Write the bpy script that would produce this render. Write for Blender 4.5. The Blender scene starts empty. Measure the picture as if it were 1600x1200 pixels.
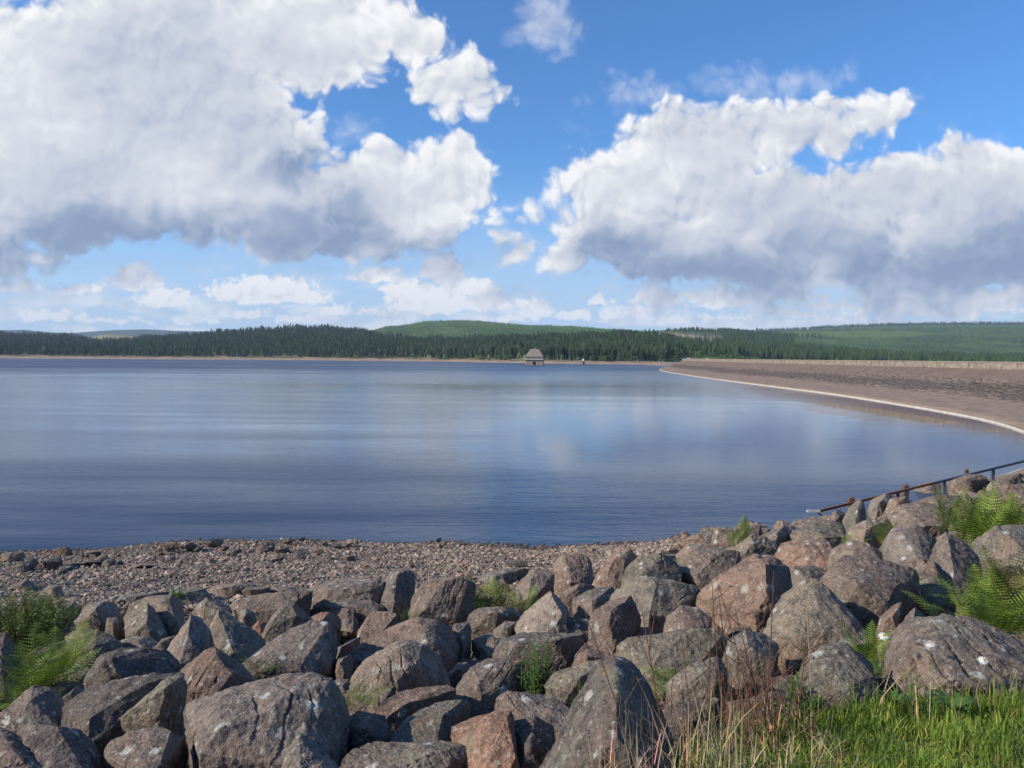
import bpy, bmesh, math, random
import numpy as np
from mathutils import Vector, Matrix
random.seed(7); RNG = np.random.default_rng(7)
S = bpy.context.scene
COL = S.collection
R = math.radians

# ---------------------------------------------------------------- camera
F = 1232.0                      # focal length in pixels of the 1600 px wide photograph
CAM = np.array([0.0, 0.0, 6.0])
ROLL, PITCH = 0.00625, -0.0341
_f = np.array([0, math.cos(PITCH), math.sin(PITCH)])
_r = np.array([1.0, 0, 0]); _u = np.cross(_r, _f)
RIGHT = _r*math.cos(ROLL) + _u*math.sin(ROLL)
UP = -_r*math.sin(ROLL) + _u*math.cos(ROLL)
FWD = _f
cam_d = bpy.data.cameras.new('camera'); cam = bpy.data.objects.new('camera', cam_d); COL.objects.link(cam)
cam_d.sensor_width = 36; cam_d.lens = F/1600*36; cam_d.clip_start = .05; cam_d.clip_end = 60000
M = Matrix.Identity(4)
for i in range(3):
    M[i][0] = RIGHT[i]; M[i][1] = UP[i]; M[i][2] = -FWD[i]; M[i][3] = CAM[i]
cam.matrix_world = M
S.camera = cam
def ray(px, py):
    d = FWD + RIGHT*((px-800)/F) + UP*((600-py)/F)
    return d/d[1]                       # scaled so that y advances 1 m
def pix(px, py, Y): return CAM + ray(px, py)*Y
def hor(px): return 553.0 + px*10/1600  # the photograph's horizon line

# ---------------------------------------------------------------- sun, exposure
SUN = np.array([-0.84, -0.22, 0.49]); SUN /= np.linalg.norm(SUN)
sd = bpy.data.lights.new('sun', 'SUN'); sd.energy = 5.0; sd.angle = R(.55); sd.color = (1, .90, .76)
HAZE = 7e-5
so = bpy.data.objects.new('sun', sd); COL.objects.link(so)
so.rotation_euler = Vector((-SUN).tolist()).to_track_quat('-Z', 'Y').to_euler()
S.view_settings.view_transform = 'Standard'; S.view_settings.look = 'None'
S.view_settings.exposure = 0.08; S.view_settings.gamma = 1
S.cycles.max_bounces = 5; S.cycles.diffuse_bounces = 2; S.cycles.glossy_bounces = 3
S.cycles.transmission_bounces = 3; S.cycles.transparent_max_bounces = 6; S.cycles.volume_bounces = 0
S.cycles.use_denoising = True
S.cycles.caustics_reflective = False; S.cycles.caustics_refractive = False

# ---------------------------------------------------------------- node helper
class N:
    """tiny wrapper round a node tree"""
    def __init__(s, tree, dims='3D'): s.t = tree; s.l = tree.links; s.dims = dims
    def n(s, typ, **kw):
        nd = s.t.nodes.new(typ)
        for k, v in kw.items(): setattr(nd, k, v)
        return nd
    def put(s, sock, v):
        if isinstance(v, bpy.types.NodeSocket): s.l.new(v, sock)
        elif v is not None: sock.default_value = v
    def m(s, op, a, b=None, c=None, clamp=False):
        nd = s.n('ShaderNodeMath', operation=op, use_clamp=clamp)
        for i, v in enumerate((a, b, c)): s.put(nd.inputs[i], v)
        return nd.outputs[0]
    def v(s, op, a, b=None, c=None, out=0):
        nd = s.n('ShaderNodeVectorMath', operation=op)
        for i, v in enumerate((a, b, c)):
            if v is not None: s.put(nd.inputs[i], v)
        return nd.outputs[out]
    def ss(s, x, a, b, c=0.0, d=1.0):
        nd = s.n('ShaderNodeMapRange', interpolation_type='SMOOTHSTEP')
        for i, v in enumerate((x, a, b, c, d)): s.put(nd.inputs[i], v)
        return nd.outputs[0]
    def lin(s, x, a, b, c=0.0, d=1.0):
        nd = s.n('ShaderNodeMapRange')
        for i, v in enumerate((x, a, b, c, d)): s.put(nd.inputs[i], v)
        return nd.outputs[0]
    def noise(s, vec, scale, detail=4, rough=.55, dist=0, color=False):
        nd = s.n('ShaderNodeTexNoise'); nd.noise_dimensions = s.dims
        s.put(nd.inputs['Vector'], vec)
        for k, v in (('Scale', scale), ('Detail', detail), ('Roughness', rough), ('Distortion', dist)): s.put(nd.inputs[k], v)
        return nd.outputs[1 if color else 0]
    def vor(s, vec, scale, feature='F1', rand=1.0, out='Distance', smooth=None):
        nd = s.n('ShaderNodeTexVoronoi', feature=feature); nd.voronoi_dimensions = s.dims
        s.put(nd.inputs['Vector'], vec); s.put(nd.inputs['Scale'], scale); s.put(nd.inputs['Randomness'], rand)
        if smooth is not None: nd.inputs['Smoothness'].default_value = smooth
        return nd.outputs[out]
    def mix(s, f, a, b, blend='MIX'):
        nd = s.n('ShaderNodeMix', data_type='RGBA', blend_type=blend)
        s.put(nd.inputs[0], f)
        for i, v in ((6, a), (7, b)):
            if isinstance(v, (tuple, list)): v = tuple(v)[:3] + (1,)
            s.put(nd.inputs[i], v)
        return nd.outputs[2]
    def xyz(s, x, y, z):
        nd = s.n('ShaderNodeCombineXYZ')
        for i, v in enumerate((x, y, z)): s.put(nd.inputs[i], v)
        return nd.outputs[0]
    def sep(s, v):
        nd = s.n('ShaderNodeSeparateXYZ'); s.put(nd.inputs[0], v); return nd.outputs
    def bump(s, h, strength=.5, dist=.05, normal=None):
        nd = s.n('ShaderNodeBump'); s.put(nd.inputs['Height'], h)
        s.put(nd.inputs['Strength'], strength); s.put(nd.inputs['Distance'], dist)
        if normal is not None: s.put(nd.inputs['Normal'], normal)
        return nd.outputs[0]

# ---------------------------------------------------------------- world: sky with cumulus
W = bpy.data.worlds.new('World'); S.world = W; W.use_nodes = True
W.cycles.sampling_method = 'MANUAL'; W.cycles.sample_map_resolution = 512
t = W.node_tree; t.nodes.clear(); w = N(t, '2D')
sky = w.n('ShaderNodeTexSky', sky_type='NISHITA', sun_disc=False)
sky.sun_elevation = math.asin(SUN[2]); sky.sun_rotation = math.atan2(SUN[0], SUN[1])
sky.air_density = 1.0; sky.dust_density = .6; sky.ozone_density = 2.2; sky.altitude = 200
tc = w.n('ShaderNodeTexCoord'); D = tc.outputs['Generated']
dx, dy, dz = w.sep(D)
ay = w.m('MAXIMUM', w.m('ABSOLUTE', dy), .25)
# cloud-field coordinates in hundreds of "photo pixels" measured on the sphere in front of the lake
P = w.xyz(w.m('DIVIDE', dx, ay), w.m('DIVIDE', dz, ay), 0.0)
P = w.v('MULTIPLY', P, (12.32, 12.32, 0.0))
def warped(vec, sc, det, ax, ay_, seed=0):
    q = w.noise(vec, sc, det, .55, 0, True)
    return w.v('MULTIPLY_ADD', w.v('SUBTRACT', q, (.5, .5, 0)), (ax, ay_, 0), vec)
Pw = warped(P, .9, 3, .62, .48)
def blob_field(blobs, vec, flat=False):
    acc = None
    for (bx, by, rx, ry) in blobs:
        c = ((bx-800)/100.0, (hor(bx)-by)/100.0, 0)
        q = w.v('MULTIPLY', w.v('SUBTRACT', vec, c), (100.0/rx, 100.0/ry, 0))
        if flat: q = w.v('MINIMUM', q, w.v('MULTIPLY', q, (1, 2.4, 1)))
        l = w.v('LENGTH', q, out=1)
        v = w.m('MULTIPLY', w.m('SUBTRACT', 1.0, l), min(rx, ry)/100.0)
        acc = v if acc is None else w.m('SMOOTH_MAX', acc, v, .12 if not flat else .03)
    return acc
CL = [(60,190,230,180),(250,110,230,150),(460,60,190,95),(330,260,200,130),(120,290,260,110),(420,330,120,90),
      (625,315,165,85),(700,275,85,55),(560,375,110,48),(705,135,75,58),(640,60,60,45),(-150,200,250,250),(370,-60,330,110),
      (10,405,95,38),
      (960,290,130,62),(1090,235,150,72),(1240,205,140,55),(1350,180,65,40),(940,350,130,55),(1080,380,190,75),
      (1200,330,180,80),(1095,325,110,60),(1290,390,210,80),(1380,310,150,75),(1450,380,160,70),(1530,320,170,95),(1480,420,240,60),(1200,425,200,30),(1750,330,200,130),
      (860,400,50,40),(810,395,32,25),(1400,458,260,30),(1500,468,230,32),(1230,440,180,30),(1000,420,90,24)]
SM = [(212,442,42,30),(262,472,58,26),(415,462,95,32),(590,435,60,22),(690,430,40,36),(670,478,72,34),(760,474,44,30),(835,488,40,26),
      (35,452,38,16),(70,496,75,16),(1030,470,52,20),(1130,470,75,26),(1050,502,60,12),(935,469,22,16),(525,491,26,16),(170,503,60,11),
      (900,496,36,14),(1230,492,90,14),(1430,488,150,14),(1000,484,60,10),(1560,482,80,12),(390,494,60,12),(590,490,40,12),(790,500,60,10),
      (720,455,60,24),(640,455,50,18),(480,470,50,16),(130,455,40,14),(1220,465,90,18),(1330,478,120,14),(980,495,50,12),(300,503,50,9),(470,500,60,10),(1330,500,80,9),(1140,498,60,10)]
DK = [(180,375,340,58),(420,390,130,48),(480,260,40,40),(20,420,130,38),(680,395,110,30),(550,370,60,44),
      (1130,435,260,50),(1480,430,290,60),(960,390,110,40),(1600,390,130,40),(870,440,60,22),(1420,468,300,26),(-200,380,250,60)]
WS = [(850,45,60,50),(970,150,70,34),(1230,132,130,26),(545,215,40,24),(1540,225,60,18),(20,5,80,20),(1180,150,90,24)]
GR = [(210,70,120,60),(300,160,150,90),(80,290,220,60),(380,250,120,50),(560,340,90,34),(1010,360,120,50),(1250,330,160,50),(1500,370,170,60),(690,170,60,26),(480,100,110,50),(1250,215,110,26)]
big = blob_field(CL, Pw)
Pw2 = warped(P, 2.6, 3, .30, .20)
small = blob_field(SM, Pw2, True); wsf = blob_field(WS, Pw2)
def relief(vec):
    n1 = w.noise(vec, 1.1, 7, .52)
    b = w.vor(vec, 1.7, 'SMOOTH_F1', 1.0, 'Distance', .8)
    b2 = w.vor(vec, 4.4, 'F1', 1.0, 'Distance')
    r = w.m('MULTIPLY_ADD', w.m('SUBTRACT', .5, b), .50, w.m('MULTIPLY', n1, .70))
    b3 = w.vor(vec, 9.5, 'F1', 1.0, 'Distance')
    r = w.m('MULTIPLY_ADD', w.m('SUBTRACT', .5, b3), .09, r)
    return w.m('MULTIPLY_ADD', w.m('SUBTRACT', .5, b2), .25, r)
LD = (-.10, .16, 0)      # towards the sun across the sky
r0 = relief(Pw); r1 = relief(w.v('ADD', Pw, LD))
n0 = w.m('SUBTRACT', r0, .46)
fb = w.m('MULTIPLY_ADD', n0, .85, w.m('MULTIPLY', big, 1.15))
hf = w.noise(P, 6.5, 4, .6)
fs = w.m('ADD', w.m('MULTIPLY', small, 2.6), w.m('MULTIPLY_ADD', n0, .30, w.m('MULTIPLY', w.m('SUBTRACT', hf, .5), .8)))
wisp = w.noise(w.v('MULTIPLY', Pw, (.45, 1.0, 1)), 1.6, 5, .62)
ab = w.ss(fb, -.07, .17); as_ = w.ss(fs, -.08, .20, 0, .97)
alpha = w.m('MAXIMUM', ab, as_)
alpha = w.m('MAXIMUM', alpha, w.ss(w.m('MULTIPLY_ADD', big, .22, wisp), .58, .90, 0, .32))
alpha = w.m('MAXIMUM', alpha, w.ss(w.m('MULTIPLY_ADD', wsf, 1.2, n0), -.10, .50, 0, .42))
lowc = w.ss(w.m('DIVIDE', dz, ay), .02, .15, 1.0, 0.0)
lown = w.noise(w.v('MULTIPLY', P, (.55, 2.2, 0)), 1.3, 6, .6)
alpha = w.m('MAXIMUM', alpha, w.m('MULTIPLY', w.ss(lown, .42, .60, 0, .85), lowc))
slope = w.m('SUBTRACT', r0, r1)
soft = w.noise(Pw, .55, 3, .5)
dk = blob_field(DK, Pw); gr = blob_field(GR, Pw)
dark = w.ss(w.m('MULTIPLY_ADD', w.m('SUBTRACT', soft, .5), 1.1, dk), -.30, .42)
grey = w.ss(w.m('MULTIPLY_ADD', w.m('SUBTRACT', soft, .5), 1.4, gr), -.45, .40)
depth = w.ss(fb, .05, .75)
lit = w.m('MULTIPLY_ADD', slope, w.m('MULTIPLY_ADD', depth, -.66, 1.05), .90)
lit = w.m('MULTIPLY_ADD', depth, -.12, lit)
lit = w.m('MULTIPLY_ADD', dark, -.80, lit)
lit = w.m('MULTIPLY_ADD', w.m('MULTIPLY', grey, w.m('SUBTRACT', 1.0, dark)), -.28, lit)
onlys = w.m('SUBTRACT', as_, ab, clamp=True)
lit = w.m('MULTIPLY_ADD', onlys, .12, lit, clamp=True)
ramp = w.n('ShaderNodeValToRGB'); w.put(ramp.inputs[0], lit)
cr = ramp.color_ramp; cr.elements[0].position = 0; cr.elements[0].color = (.245, .32, .48, 1)
cr.elements[1].position = 1; cr.elements[1].color = (.93, .93, .94, 1)
for p_, c_ in ((.25, (.36, .43, .57, 1)), (.5, (.56, .60, .69, 1)), (.75, (.71, .73, .78, 1))):
    e = cr.elements.new(p_); e.color = c_
SKYK = .105             # Background strength; cloud radiances below are divided by it
elev = w.m('DIVIDE', dz, ay)
skyc = w.v('MULTIPLY', sky.outputs[0], (.62, 1.10, 1.62))
veil = w.ss(elev, -.02, .26, 1.0, 0.0)           # thin pale cloud veil near the horizon
veil = w.m('MULTIPLY', veil, .90)
skyc = w.mix(veil, skyc, tuple(c/SKYK for c in (.55, .69, .90)))
cloudc = w.mix(w.ss(elev, .0, .13, .30, 0.0), ramp.outputs[0], (.80, .85, .93))
cloudc = w.v('SCALE', cloudc); cloudc.node.inputs['Scale'].default_value = 1/SKYK
final = w.mix(alpha, skyc, cloudc)
bg = w.n('ShaderNodeBackground'); w.put(bg.inputs['Color'], final); bg.inputs['Strength'].default_value = SKYK
wo = w.n('ShaderNodeOutputWorld'); w.l.new(bg.outputs[0], wo.inputs[0])

# ---------------------------------------------------------------- helpers for objects
def mesh_obj(name, verts, faces, mats, parent=None, smooth=True, tint=None, link=True):
    """verts (n,3), faces: list of tuples or (m,k) array; tint: (n,) or (n,3) per-vertex value stored as 'tint'"""
    me = bpy.data.meshes.new(name)
    verts = np.asarray(verts, dtype=np.float32)
    if isinstance(faces, np.ndarray):
        k = faces.shape[1]; nf = len(faces)
        me.vertices.add(len(verts)); me.vertices.foreach_set('co', verts.ravel())
        me.loops.add(nf*k); me.loops.foreach_set('vertex_index', faces.astype(np.int32).ravel())
        me.polygons.add(nf); me.polygons.foreach_set('loop_start', np.arange(nf, dtype=np.int32)*k)
        me.polygons.foreach_set('loop_total', np.full(nf, k, dtype=np.int32))
        me.update(calc_edges=True); me.validate()
    else:
        me.from_pydata(verts.tolist(), [], faces)
    me.polygons.foreach_set('use_smooth', [smooth]*len(me.polygons))
    if tint is None: tint = np.ones(len(verts), np.float32)
    if True:
        t_ = np.asarray(tint, dtype=np.float32)
        if t_.ndim == 1: t_ = np.repeat(t_[:, None], 3, 1)
        a = me.color_attributes.new('tint', 'FLOAT_COLOR', 'POINT')
        a.data.foreach_set('color', np.hstack([t_, np.ones((len(t_), 1), np.float32)]).astype(np.float32).ravel())
    for m_ in (mats if isinstance(mats, (list, tuple)) else [mats]): me.materials.append(m_)
    o = bpy.data.objects.new(name, me)
    if link: COL.objects.link(o)
    if parent: o.parent = parent
    return o
def tag(o, label, cat, group=None, kind=None):
    o['label'] = label; o['category'] = cat
    if group: o['group'] = group
    if kind: o['kind'] = kind
    return o
def empty(name, loc, rz=0):
    o = bpy.data.objects.new(name, None); COL.objects.link(o); o.location = loc; o.rotation_euler = (0, 0, rz)
    o.empty_display_size = .2
    return o
class MB:
    """collects quads/tris of several shapes into one mesh"""
    def __init__(s): s.v = []; s.f = []; s.c = []
    def add(s, vs, fs, c=1.0):
        o = len(s.v); s.v += [tuple(p) for p in vs]; s.f += [tuple(i+o for i in f) for f in fs]
        s.c += [c]*len(vs)
    def box(s, lo, hi, c=1.0):
        x0, y0, z0 = lo; x1, y1, z1 = hi
        s.add([(x0,y0,z0),(x1,y0,z0),(x1,y1,z0),(x0,y1,z0),(x0,y0,z1),(x1,y0,z1),(x1,y1,z1),(x0,y1,z1)],
              [(0,3,2,1),(4,5,6,7),(0,1,5,4),(1,2,6,5),(2,3,7,6),(3,0,4,7)], c)
    def tube(s, pts, radii, k=6, c=1.0):
        pts = [np.array(p, float) for p in pts]; vs = []
        for i, p in enumerate(pts):
            d = pts[min(i+1, len(pts)-1)] - pts[max(i-1, 0)]; d /= np.linalg.norm(d)+1e-9
            a = np.cross(d, (0, 0, 1.0) if abs(d[2]) < .9 else (1.0, 0, 0)); a /= np.linalg.norm(a); b = np.cross(d, a)
            r = radii[i] if hasattr(radii, '__len__') else radii
            for j in range(k):
                q = 2*math.pi*j/k; vs.append(p + (a*math.cos(q)+b*math.sin(q))*r)
        fs = [(i*k+j, i*k+(j+1) % k, (i+1)*k+(j+1) % k, (i+1)*k+j) for i in range(len(pts)-1) for j in range(k)]
        fs += [tuple(range(k))[::-1], tuple(range((len(pts)-1)*k, len(pts)*k))]
        s.add(vs, fs, c)
    def build(s, name, mat, parent=None, smooth=False):
        return mesh_obj(name, np.array(s.v), s.f, mat, parent, smooth, np.array(s.c))
def perlin(p, seed=0):
    """gradient noise on (n,3) points, about -0.7..0.7"""
    p = np.asarray(p, float); i = np.floor(p).astype(np.int64); f = p-i; u = f*f*f*(f*(f*6-15)+10)
    def g(ix, iy, iz, fx, fy, fz):
        h = (ix*374761393 + iy*668265263 + iz*2147483647 + seed*1274126177) & 0xffffffff
        h = ((h ^ (h >> 13))*1274126177) & 0xffffffff; h = ((h ^ (h >> 16))*2246822519) & 0xffffffff; h ^= h >> 15
        a = (h & 1023)/1023*2*math.pi; z = ((h >> 10) & 1023)/1023*2-1; r = np.sqrt(1-z*z)
        return r*np.cos(a)*fx + r*np.sin(a)*fy + z*fz
    res = 0
    for a in (0, 1):
        wx = u[:, 0] if a else 1-u[:, 0]
        for b in (0, 1):
            wy = u[:, 1] if b else 1-u[:, 1]
            for c in (0, 1):
                wz = u[:, 2] if c else 1-u[:, 2]
                res = res + wx*wy*wz*g(i[:, 0]+a, i[:, 1]+b, i[:, 2]+c, f[:, 0]-a, f[:, 1]-b, f[:, 2]-c)
    return res
def fbm(p, octv=4, seed=0, gain=.5):
    r = 0; a = 1
    for k in range(octv): r = r + a*perlin(np.asarray(p)*2**k, seed+k*17); a *= gain
    return r
def grid_faces(nu, nv):
    i = np.arange(nu*nv).reshape(nu, nv)
    return np.stack([i[:-1, :-1], i[1:, :-1], i[1:, 1:], i[:-1, 1:]], -1).reshape(-1, 4)
def material(name, rough=.9):
    m_ = bpy.data.materials.new(name); m_.use_nodes = True; n_ = N(m_.node_tree)
    b = m_.node_tree.nodes['Principled BSDF']; b.inputs['Roughness'].default_value = rough
    b.inputs['Specular IOR Level'].default_value = .25
    return m_, n_, b
def objco(n_): return n_.n('ShaderNodeTexCoord').outputs['Object']
def attr(n_, nm='tint'):
    a = n_.n('ShaderNodeAttribute'); a.attribute_name = nm; return a.outputs['Color']
def simple_mat(name, col, rough=.85, var=.25, scale=8, bump=.3, bdist=.01, metallic=0):
    m_, n_, b = material(name, rough); co = objco(n_)
    a = n_.noise(co, scale, 5, .6)
    c = n_.mix(n_.lin(a, .3, .7), tuple(x*(1-var) for x in col), tuple(x*(1+var) for x in col))
    c = n_.mix(1.0, c, attr(n_), 'MULTIPLY')
    n_.put(b.inputs['Base Color'], c); b.inputs['Metallic'].default_value = metallic
    n_.put(b.inputs['Normal'], n_.bump(n_.noise(co, scale*4, 4, .6), bump, bdist))
    return m_

# ---------------------------------------------------------------- near ground (bank, beach, lake bed)
_U = np.array([-1.4, -.65, -.33, 0, .16, .33, .49, .65, .95, 1.6])
_Dd = np.array([0, 2.6, 5, 8, 12, 16, 20, 25, 30, 36, 45, 60, 90])
_Z = np.array([
 [4.4, 4.2, 3.6, 2.85, 1.95, 1.15, .55, -.25, -.9, -1.6, -2.4, -3.2, -4],
 [4.4, 4.2, 3.6, 2.85, 1.95, 1.15, .60, -.20, -.8, -1.5, -2.4, -3.2, -4],
 [4.4, 4.2, 3.6, 2.85, 1.95, 1.15, .68, .05, -.7, -1.5, -2.4, -3.2, -4],
 [4.4, 4.25, 3.65, 2.9, 2.0, 1.2, .68, .02, -.7, -1.5, -2.4, -3.2, -4],
 [4.4, 4.38, 3.85, 3.1, 2.3, 1.6, .95, .03, -.7, -1.5, -2.4, -3.2, -4],
 [4.4, 4.4, 4.0, 3.35, 2.65, 2.1, 1.5, .62, -.3, -1.2, -2.4, -3.2, -4],
 [4.4, 4.4, 4.1, 3.5, 2.95, 2.45, 1.95, 1.2, .3, -.6, -1.8, -3.0, -4],
 [4.4, 4.4, 4.15, 3.7, 3.3, 2.95, 2.6, 2.0, 1.3, .45, -.9, -2.4, -4],
 [4.4, 4.4, 4.3, 4.2, 4.2, 4.2, 4.2, 4.1, 4.0, 3.8, 3.2, 2.0, 0],
 [4.4, 4.4, 4.4, 4.5, 4.5, 4.5, 4.5, 4.5, 4.5, 4.5, 4.4, 4.2, 4]])
def ground_z(x, y):
    x = np.atleast_1d(np.asarray(x, float)); y = np.atleast_1d(np.asarray(y, float))
    yy = np.maximum(y, .01); u = np.clip(x/np.maximum(yy, 2.0), -1.4, 1.6)
    d = np.clip(yy, 0, 89.9)
    iu = np.clip(np.searchsorted(_U, u, 'right')-1, 0, len(_U)-2); idd = np.clip(np.searchsorted(_Dd, d, 'right')-1, 0, len(_Dd)-2)
    fu = (u-_U[iu])/(_U[iu+1]-_U[iu]); fd = (d-_Dd[idd])/(_Dd[idd+1]-_Dd[idd]); fu = fu*fu*(3-2*fu)
    z = (_Z[iu, idd]*(1-fd)+_Z[iu, idd+1]*fd)*(1-fu) + (_Z[iu+1, idd]*(1-fd)+_Z[iu+1, idd+1]*fd)*fu
    p = np.stack([x*.35, y*.35, x*0], 1)
    return z + fbm(p, 3, 5)*.12*np.clip((yy-2.5)/4, 0, 1)
def hit(px, py, lift=0.0):
    """where the sight line through a photo pixel meets the bank"""
    r = ray(px, py); ys = np.concatenate([np.arange(1.5, 12, .02), np.arange(12, 60, .08)])
    pts = CAM[None] + ys[:, None]*r[None]
    g = ground_z(pts[:, 0], pts[:, 1])+lift
    k = np.argmax(pts[:, 2] < g)
    if pts[k, 2] >= g[k]: k = len(ys)-1
    return pts[k]
def axis(lo, hi, near, far, c):
    out = [lo]
    while out[-1] < hi:
        out.append(out[-1] + near + (far-near)*min(1, abs(out[-1]-c)/40))
    return np.array(out)
def beach_edge(x):           # distance at which boulders give way to gravel
    return np.interp(x, [-12, -9, -7.5, -4, -1.5, .5, 2.0, 3.2, 4.2, 5.5, 8, 30], [12.5, 13.5, 14.2, 14.8, 15.6, 16.8, 18.2, 19.5, 21.5, 25, 31, 37])
def grass_edge(x):           # distance at which the turf on top of the bank ends
    return np.interp(x, [-30, -1, .2, .9, 1.6, 2.6, 4, 8, 20], [2.3, 2.4, 2.9, 3.6, 3.9, 4.0, 4.6, 6, 9])
def sink(x, y):              # how far the soil lies below the tops-of-rubble surface between the boulders
    x = np.asarray(x, float); y = np.asarray(y, float)
    a = np.clip((y-grass_edge(x)-.1)/.5, 0, 1); b_ = np.clip((beach_edge(x)-.3-y)/1.2, 0, 1)
    return .48*a*b_
gx = axis(-70, 62, .16, 3.0, 2); gy = axis(-30, 70, .14, 3.0, 8)
X, Y = np.meshgrid(gx, gy, indexing='ij'); Zg = ground_z(X.ravel(), Y.ravel())
Zg = Zg + fbm(np.stack([X.ravel()*2.2, Y.ravel()*2.2, X.ravel()*0], 1), 2, 9)*.05*np.clip((Y.ravel()-3)/3, 0, 1)
mg, n_, b = material('bank_soil_and_pebbles', .95); co = objco(n_)
v1 = n_.noise(co, 14, 5, .7); vc = n_.noise(co, 23, 4, .7, 0, True)
nb = n_.noise(co, .5, 4)
c1 = n_.mix(n_.ss(n_.sep(vc)[0], .35, .65), (.09, .068, .05), (.20, .15, .115)); c1 = n_.mix(n_.ss(nb, .4, .65, 0, .5), c1, (.14, .12, .10))
hz = n_.sep(co)
wet = n_.ss(hz[2], .02, .16)
c1 = n_.mix(wet, (.065, .052, .042), c1)
gr = n_.ss(n_.m('ADD', hz[2], n_.m('MULTIPLY', nb, .1)), 4.36, 4.42)
c1 = n_.mix(gr, c1, (.035, .05, .015))
n_.put(b.inputs['Base Color'], c1); n_.put(b.inputs['Normal'], n_.bump(v1, .9, .04))
Zg = Zg - sink(X.ravel(), Y.ravel())
g = mesh_obj('ground', np.stack([X.ravel(), Y.ravel(), Zg], 1), grid_faces(len(gx), len(gy)), mg)
g['kind'] = 'structure'; g['label'] = 'stony bank sloping from grass down to the lake'

# ---------------------------------------------------------------- water
mw, n_, b = material('lake_water', .03); co = objco(n_)
b.inputs['IOR'].default_value = 1.333
b.inputs['Specular IOR Level'].default_value = .5
wx, wy, wz = n_.sep(co)
st = n_.v('MULTIPLY', co, (.35, 1.0, 1.0))
# a brown silty shoal lies under the water off the dam
# wind lanes: long calm and ruffled streaks across the lake
lane = n_.noise(n_.v('MULTIPLY', co, (.006, .035, 1)), 1.0, 4, .6, .4)
lane2 = n_.noise(n_.v('MULTIPLY', co, (.03, .16, 1)), 1.0, 3, .6)
lanes = n_.m('ADD', n_.m('MULTIPLY', lane, .65), n_.m('MULTIPLY', lane2, .35))
# sheltered glassy patch in the lee of the dam
px_ = n_.v('MULTIPLY', n_.v('SUBTRACT', co, (40, 89, 0)), (1/8.5, 1/25.0, 0))
calm = n_.ss(n_.m('ADD', n_.v('LENGTH', px_, out=1), n_.m('MULTIPLY', n_.m('SUBTRACT', lane2, .5), 1.6)), .70, 1.0, 1, 0)
edge = n_.ss(wy, 25, 52, 3.4, .85)
amp = n_.m('MULTIPLY', n_.ss(lanes, .36, .62, .35, 1.25), edge)
amp = n_.m('MULTIPLY', amp, n_.m('MULTIPLY_ADD', calm, -.86, 1.0))
leftw = n_.ss(n_.m('DIVIDE', wx, n_.m('MAXIMUM', wy, 10)), -.45, .15, 1.5, .8)
amp = n_.m('MULTIPLY', amp, n_.m('MULTIPLY', leftw, n_.m('ADD', n_.ss(wy, 45, 90, 1.0, .80), n_.ss(wy, 110, 400, 0, 1.5))))
lee = n_.m('MULTIPLY', n_.ss(n_.m('DIVIDE', wx, n_.m('MAXIMUM', wy, 10)), -.12, .06), n_.m('MULTIPLY', n_.ss(wy, 34, 48), n_.ss(wy, 170, 90)))
amp = n_.m('MULTIPLY', amp, n_.m('MULTIPLY_ADD', lee, -.62, 1.0))
sh_ = n_.v('MULTIPLY', n_.v('SUBTRACT', co, (38.5, 87, 0)), (1/5.0, 1/19.0, 0))
shoal = n_.ss(n_.m('ADD', n_.v('LENGTH', sh_, out=1), n_.m('MULTIPLY', n_.m('SUBTRACT', lane2, .5), 1.8)), .75, 1.05, 1, 0)
n_.put(b.inputs['Base Color'], n_.mix(shoal, (.006, .038, .095), (.17, .125, .085)))
n_.put(b.inputs['Specular IOR Level'], n_.m('MULTIPLY_ADD', shoal, -.47, .5))
h = n_.m('ADD', n_.m('MULTIPLY', n_.noise(st, 4.2, 3, .6), .45), n_.m('MULTIPLY', n_.noise(n_.v('MULTIPLY', co, (.25, 1, 1)), 1.1, 3, .55), 1.0))
nn = n_.n('ShaderNodeBump'); n_.put(nn.inputs['Height'], h); n_.put(nn.inputs['Strength'], n_.m('MULTIPLY', amp, .36, clamp=True)); nn.inputs['Distance'].default_value = .09
n_.put(b.inputs['Normal'], nn.outputs[0])
n_.put(b.inputs['Roughness'], n_.m('ADD', n_.m('MULTIPLY_ADD', amp, .085, .035), n_.ss(wy, 120, 450, 0, .20)))
wv = [(-6000, 10, 0), (6000, 10, 0), (6000, 3000, 0), (-6000, 3000, 0)]
w_ = mesh_obj('water', wv, [(0, 1, 2, 3)], mw); w_['kind'] = 'structure'; w_['label'] = 'blue lake with wind lanes and cloud reflections'

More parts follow.
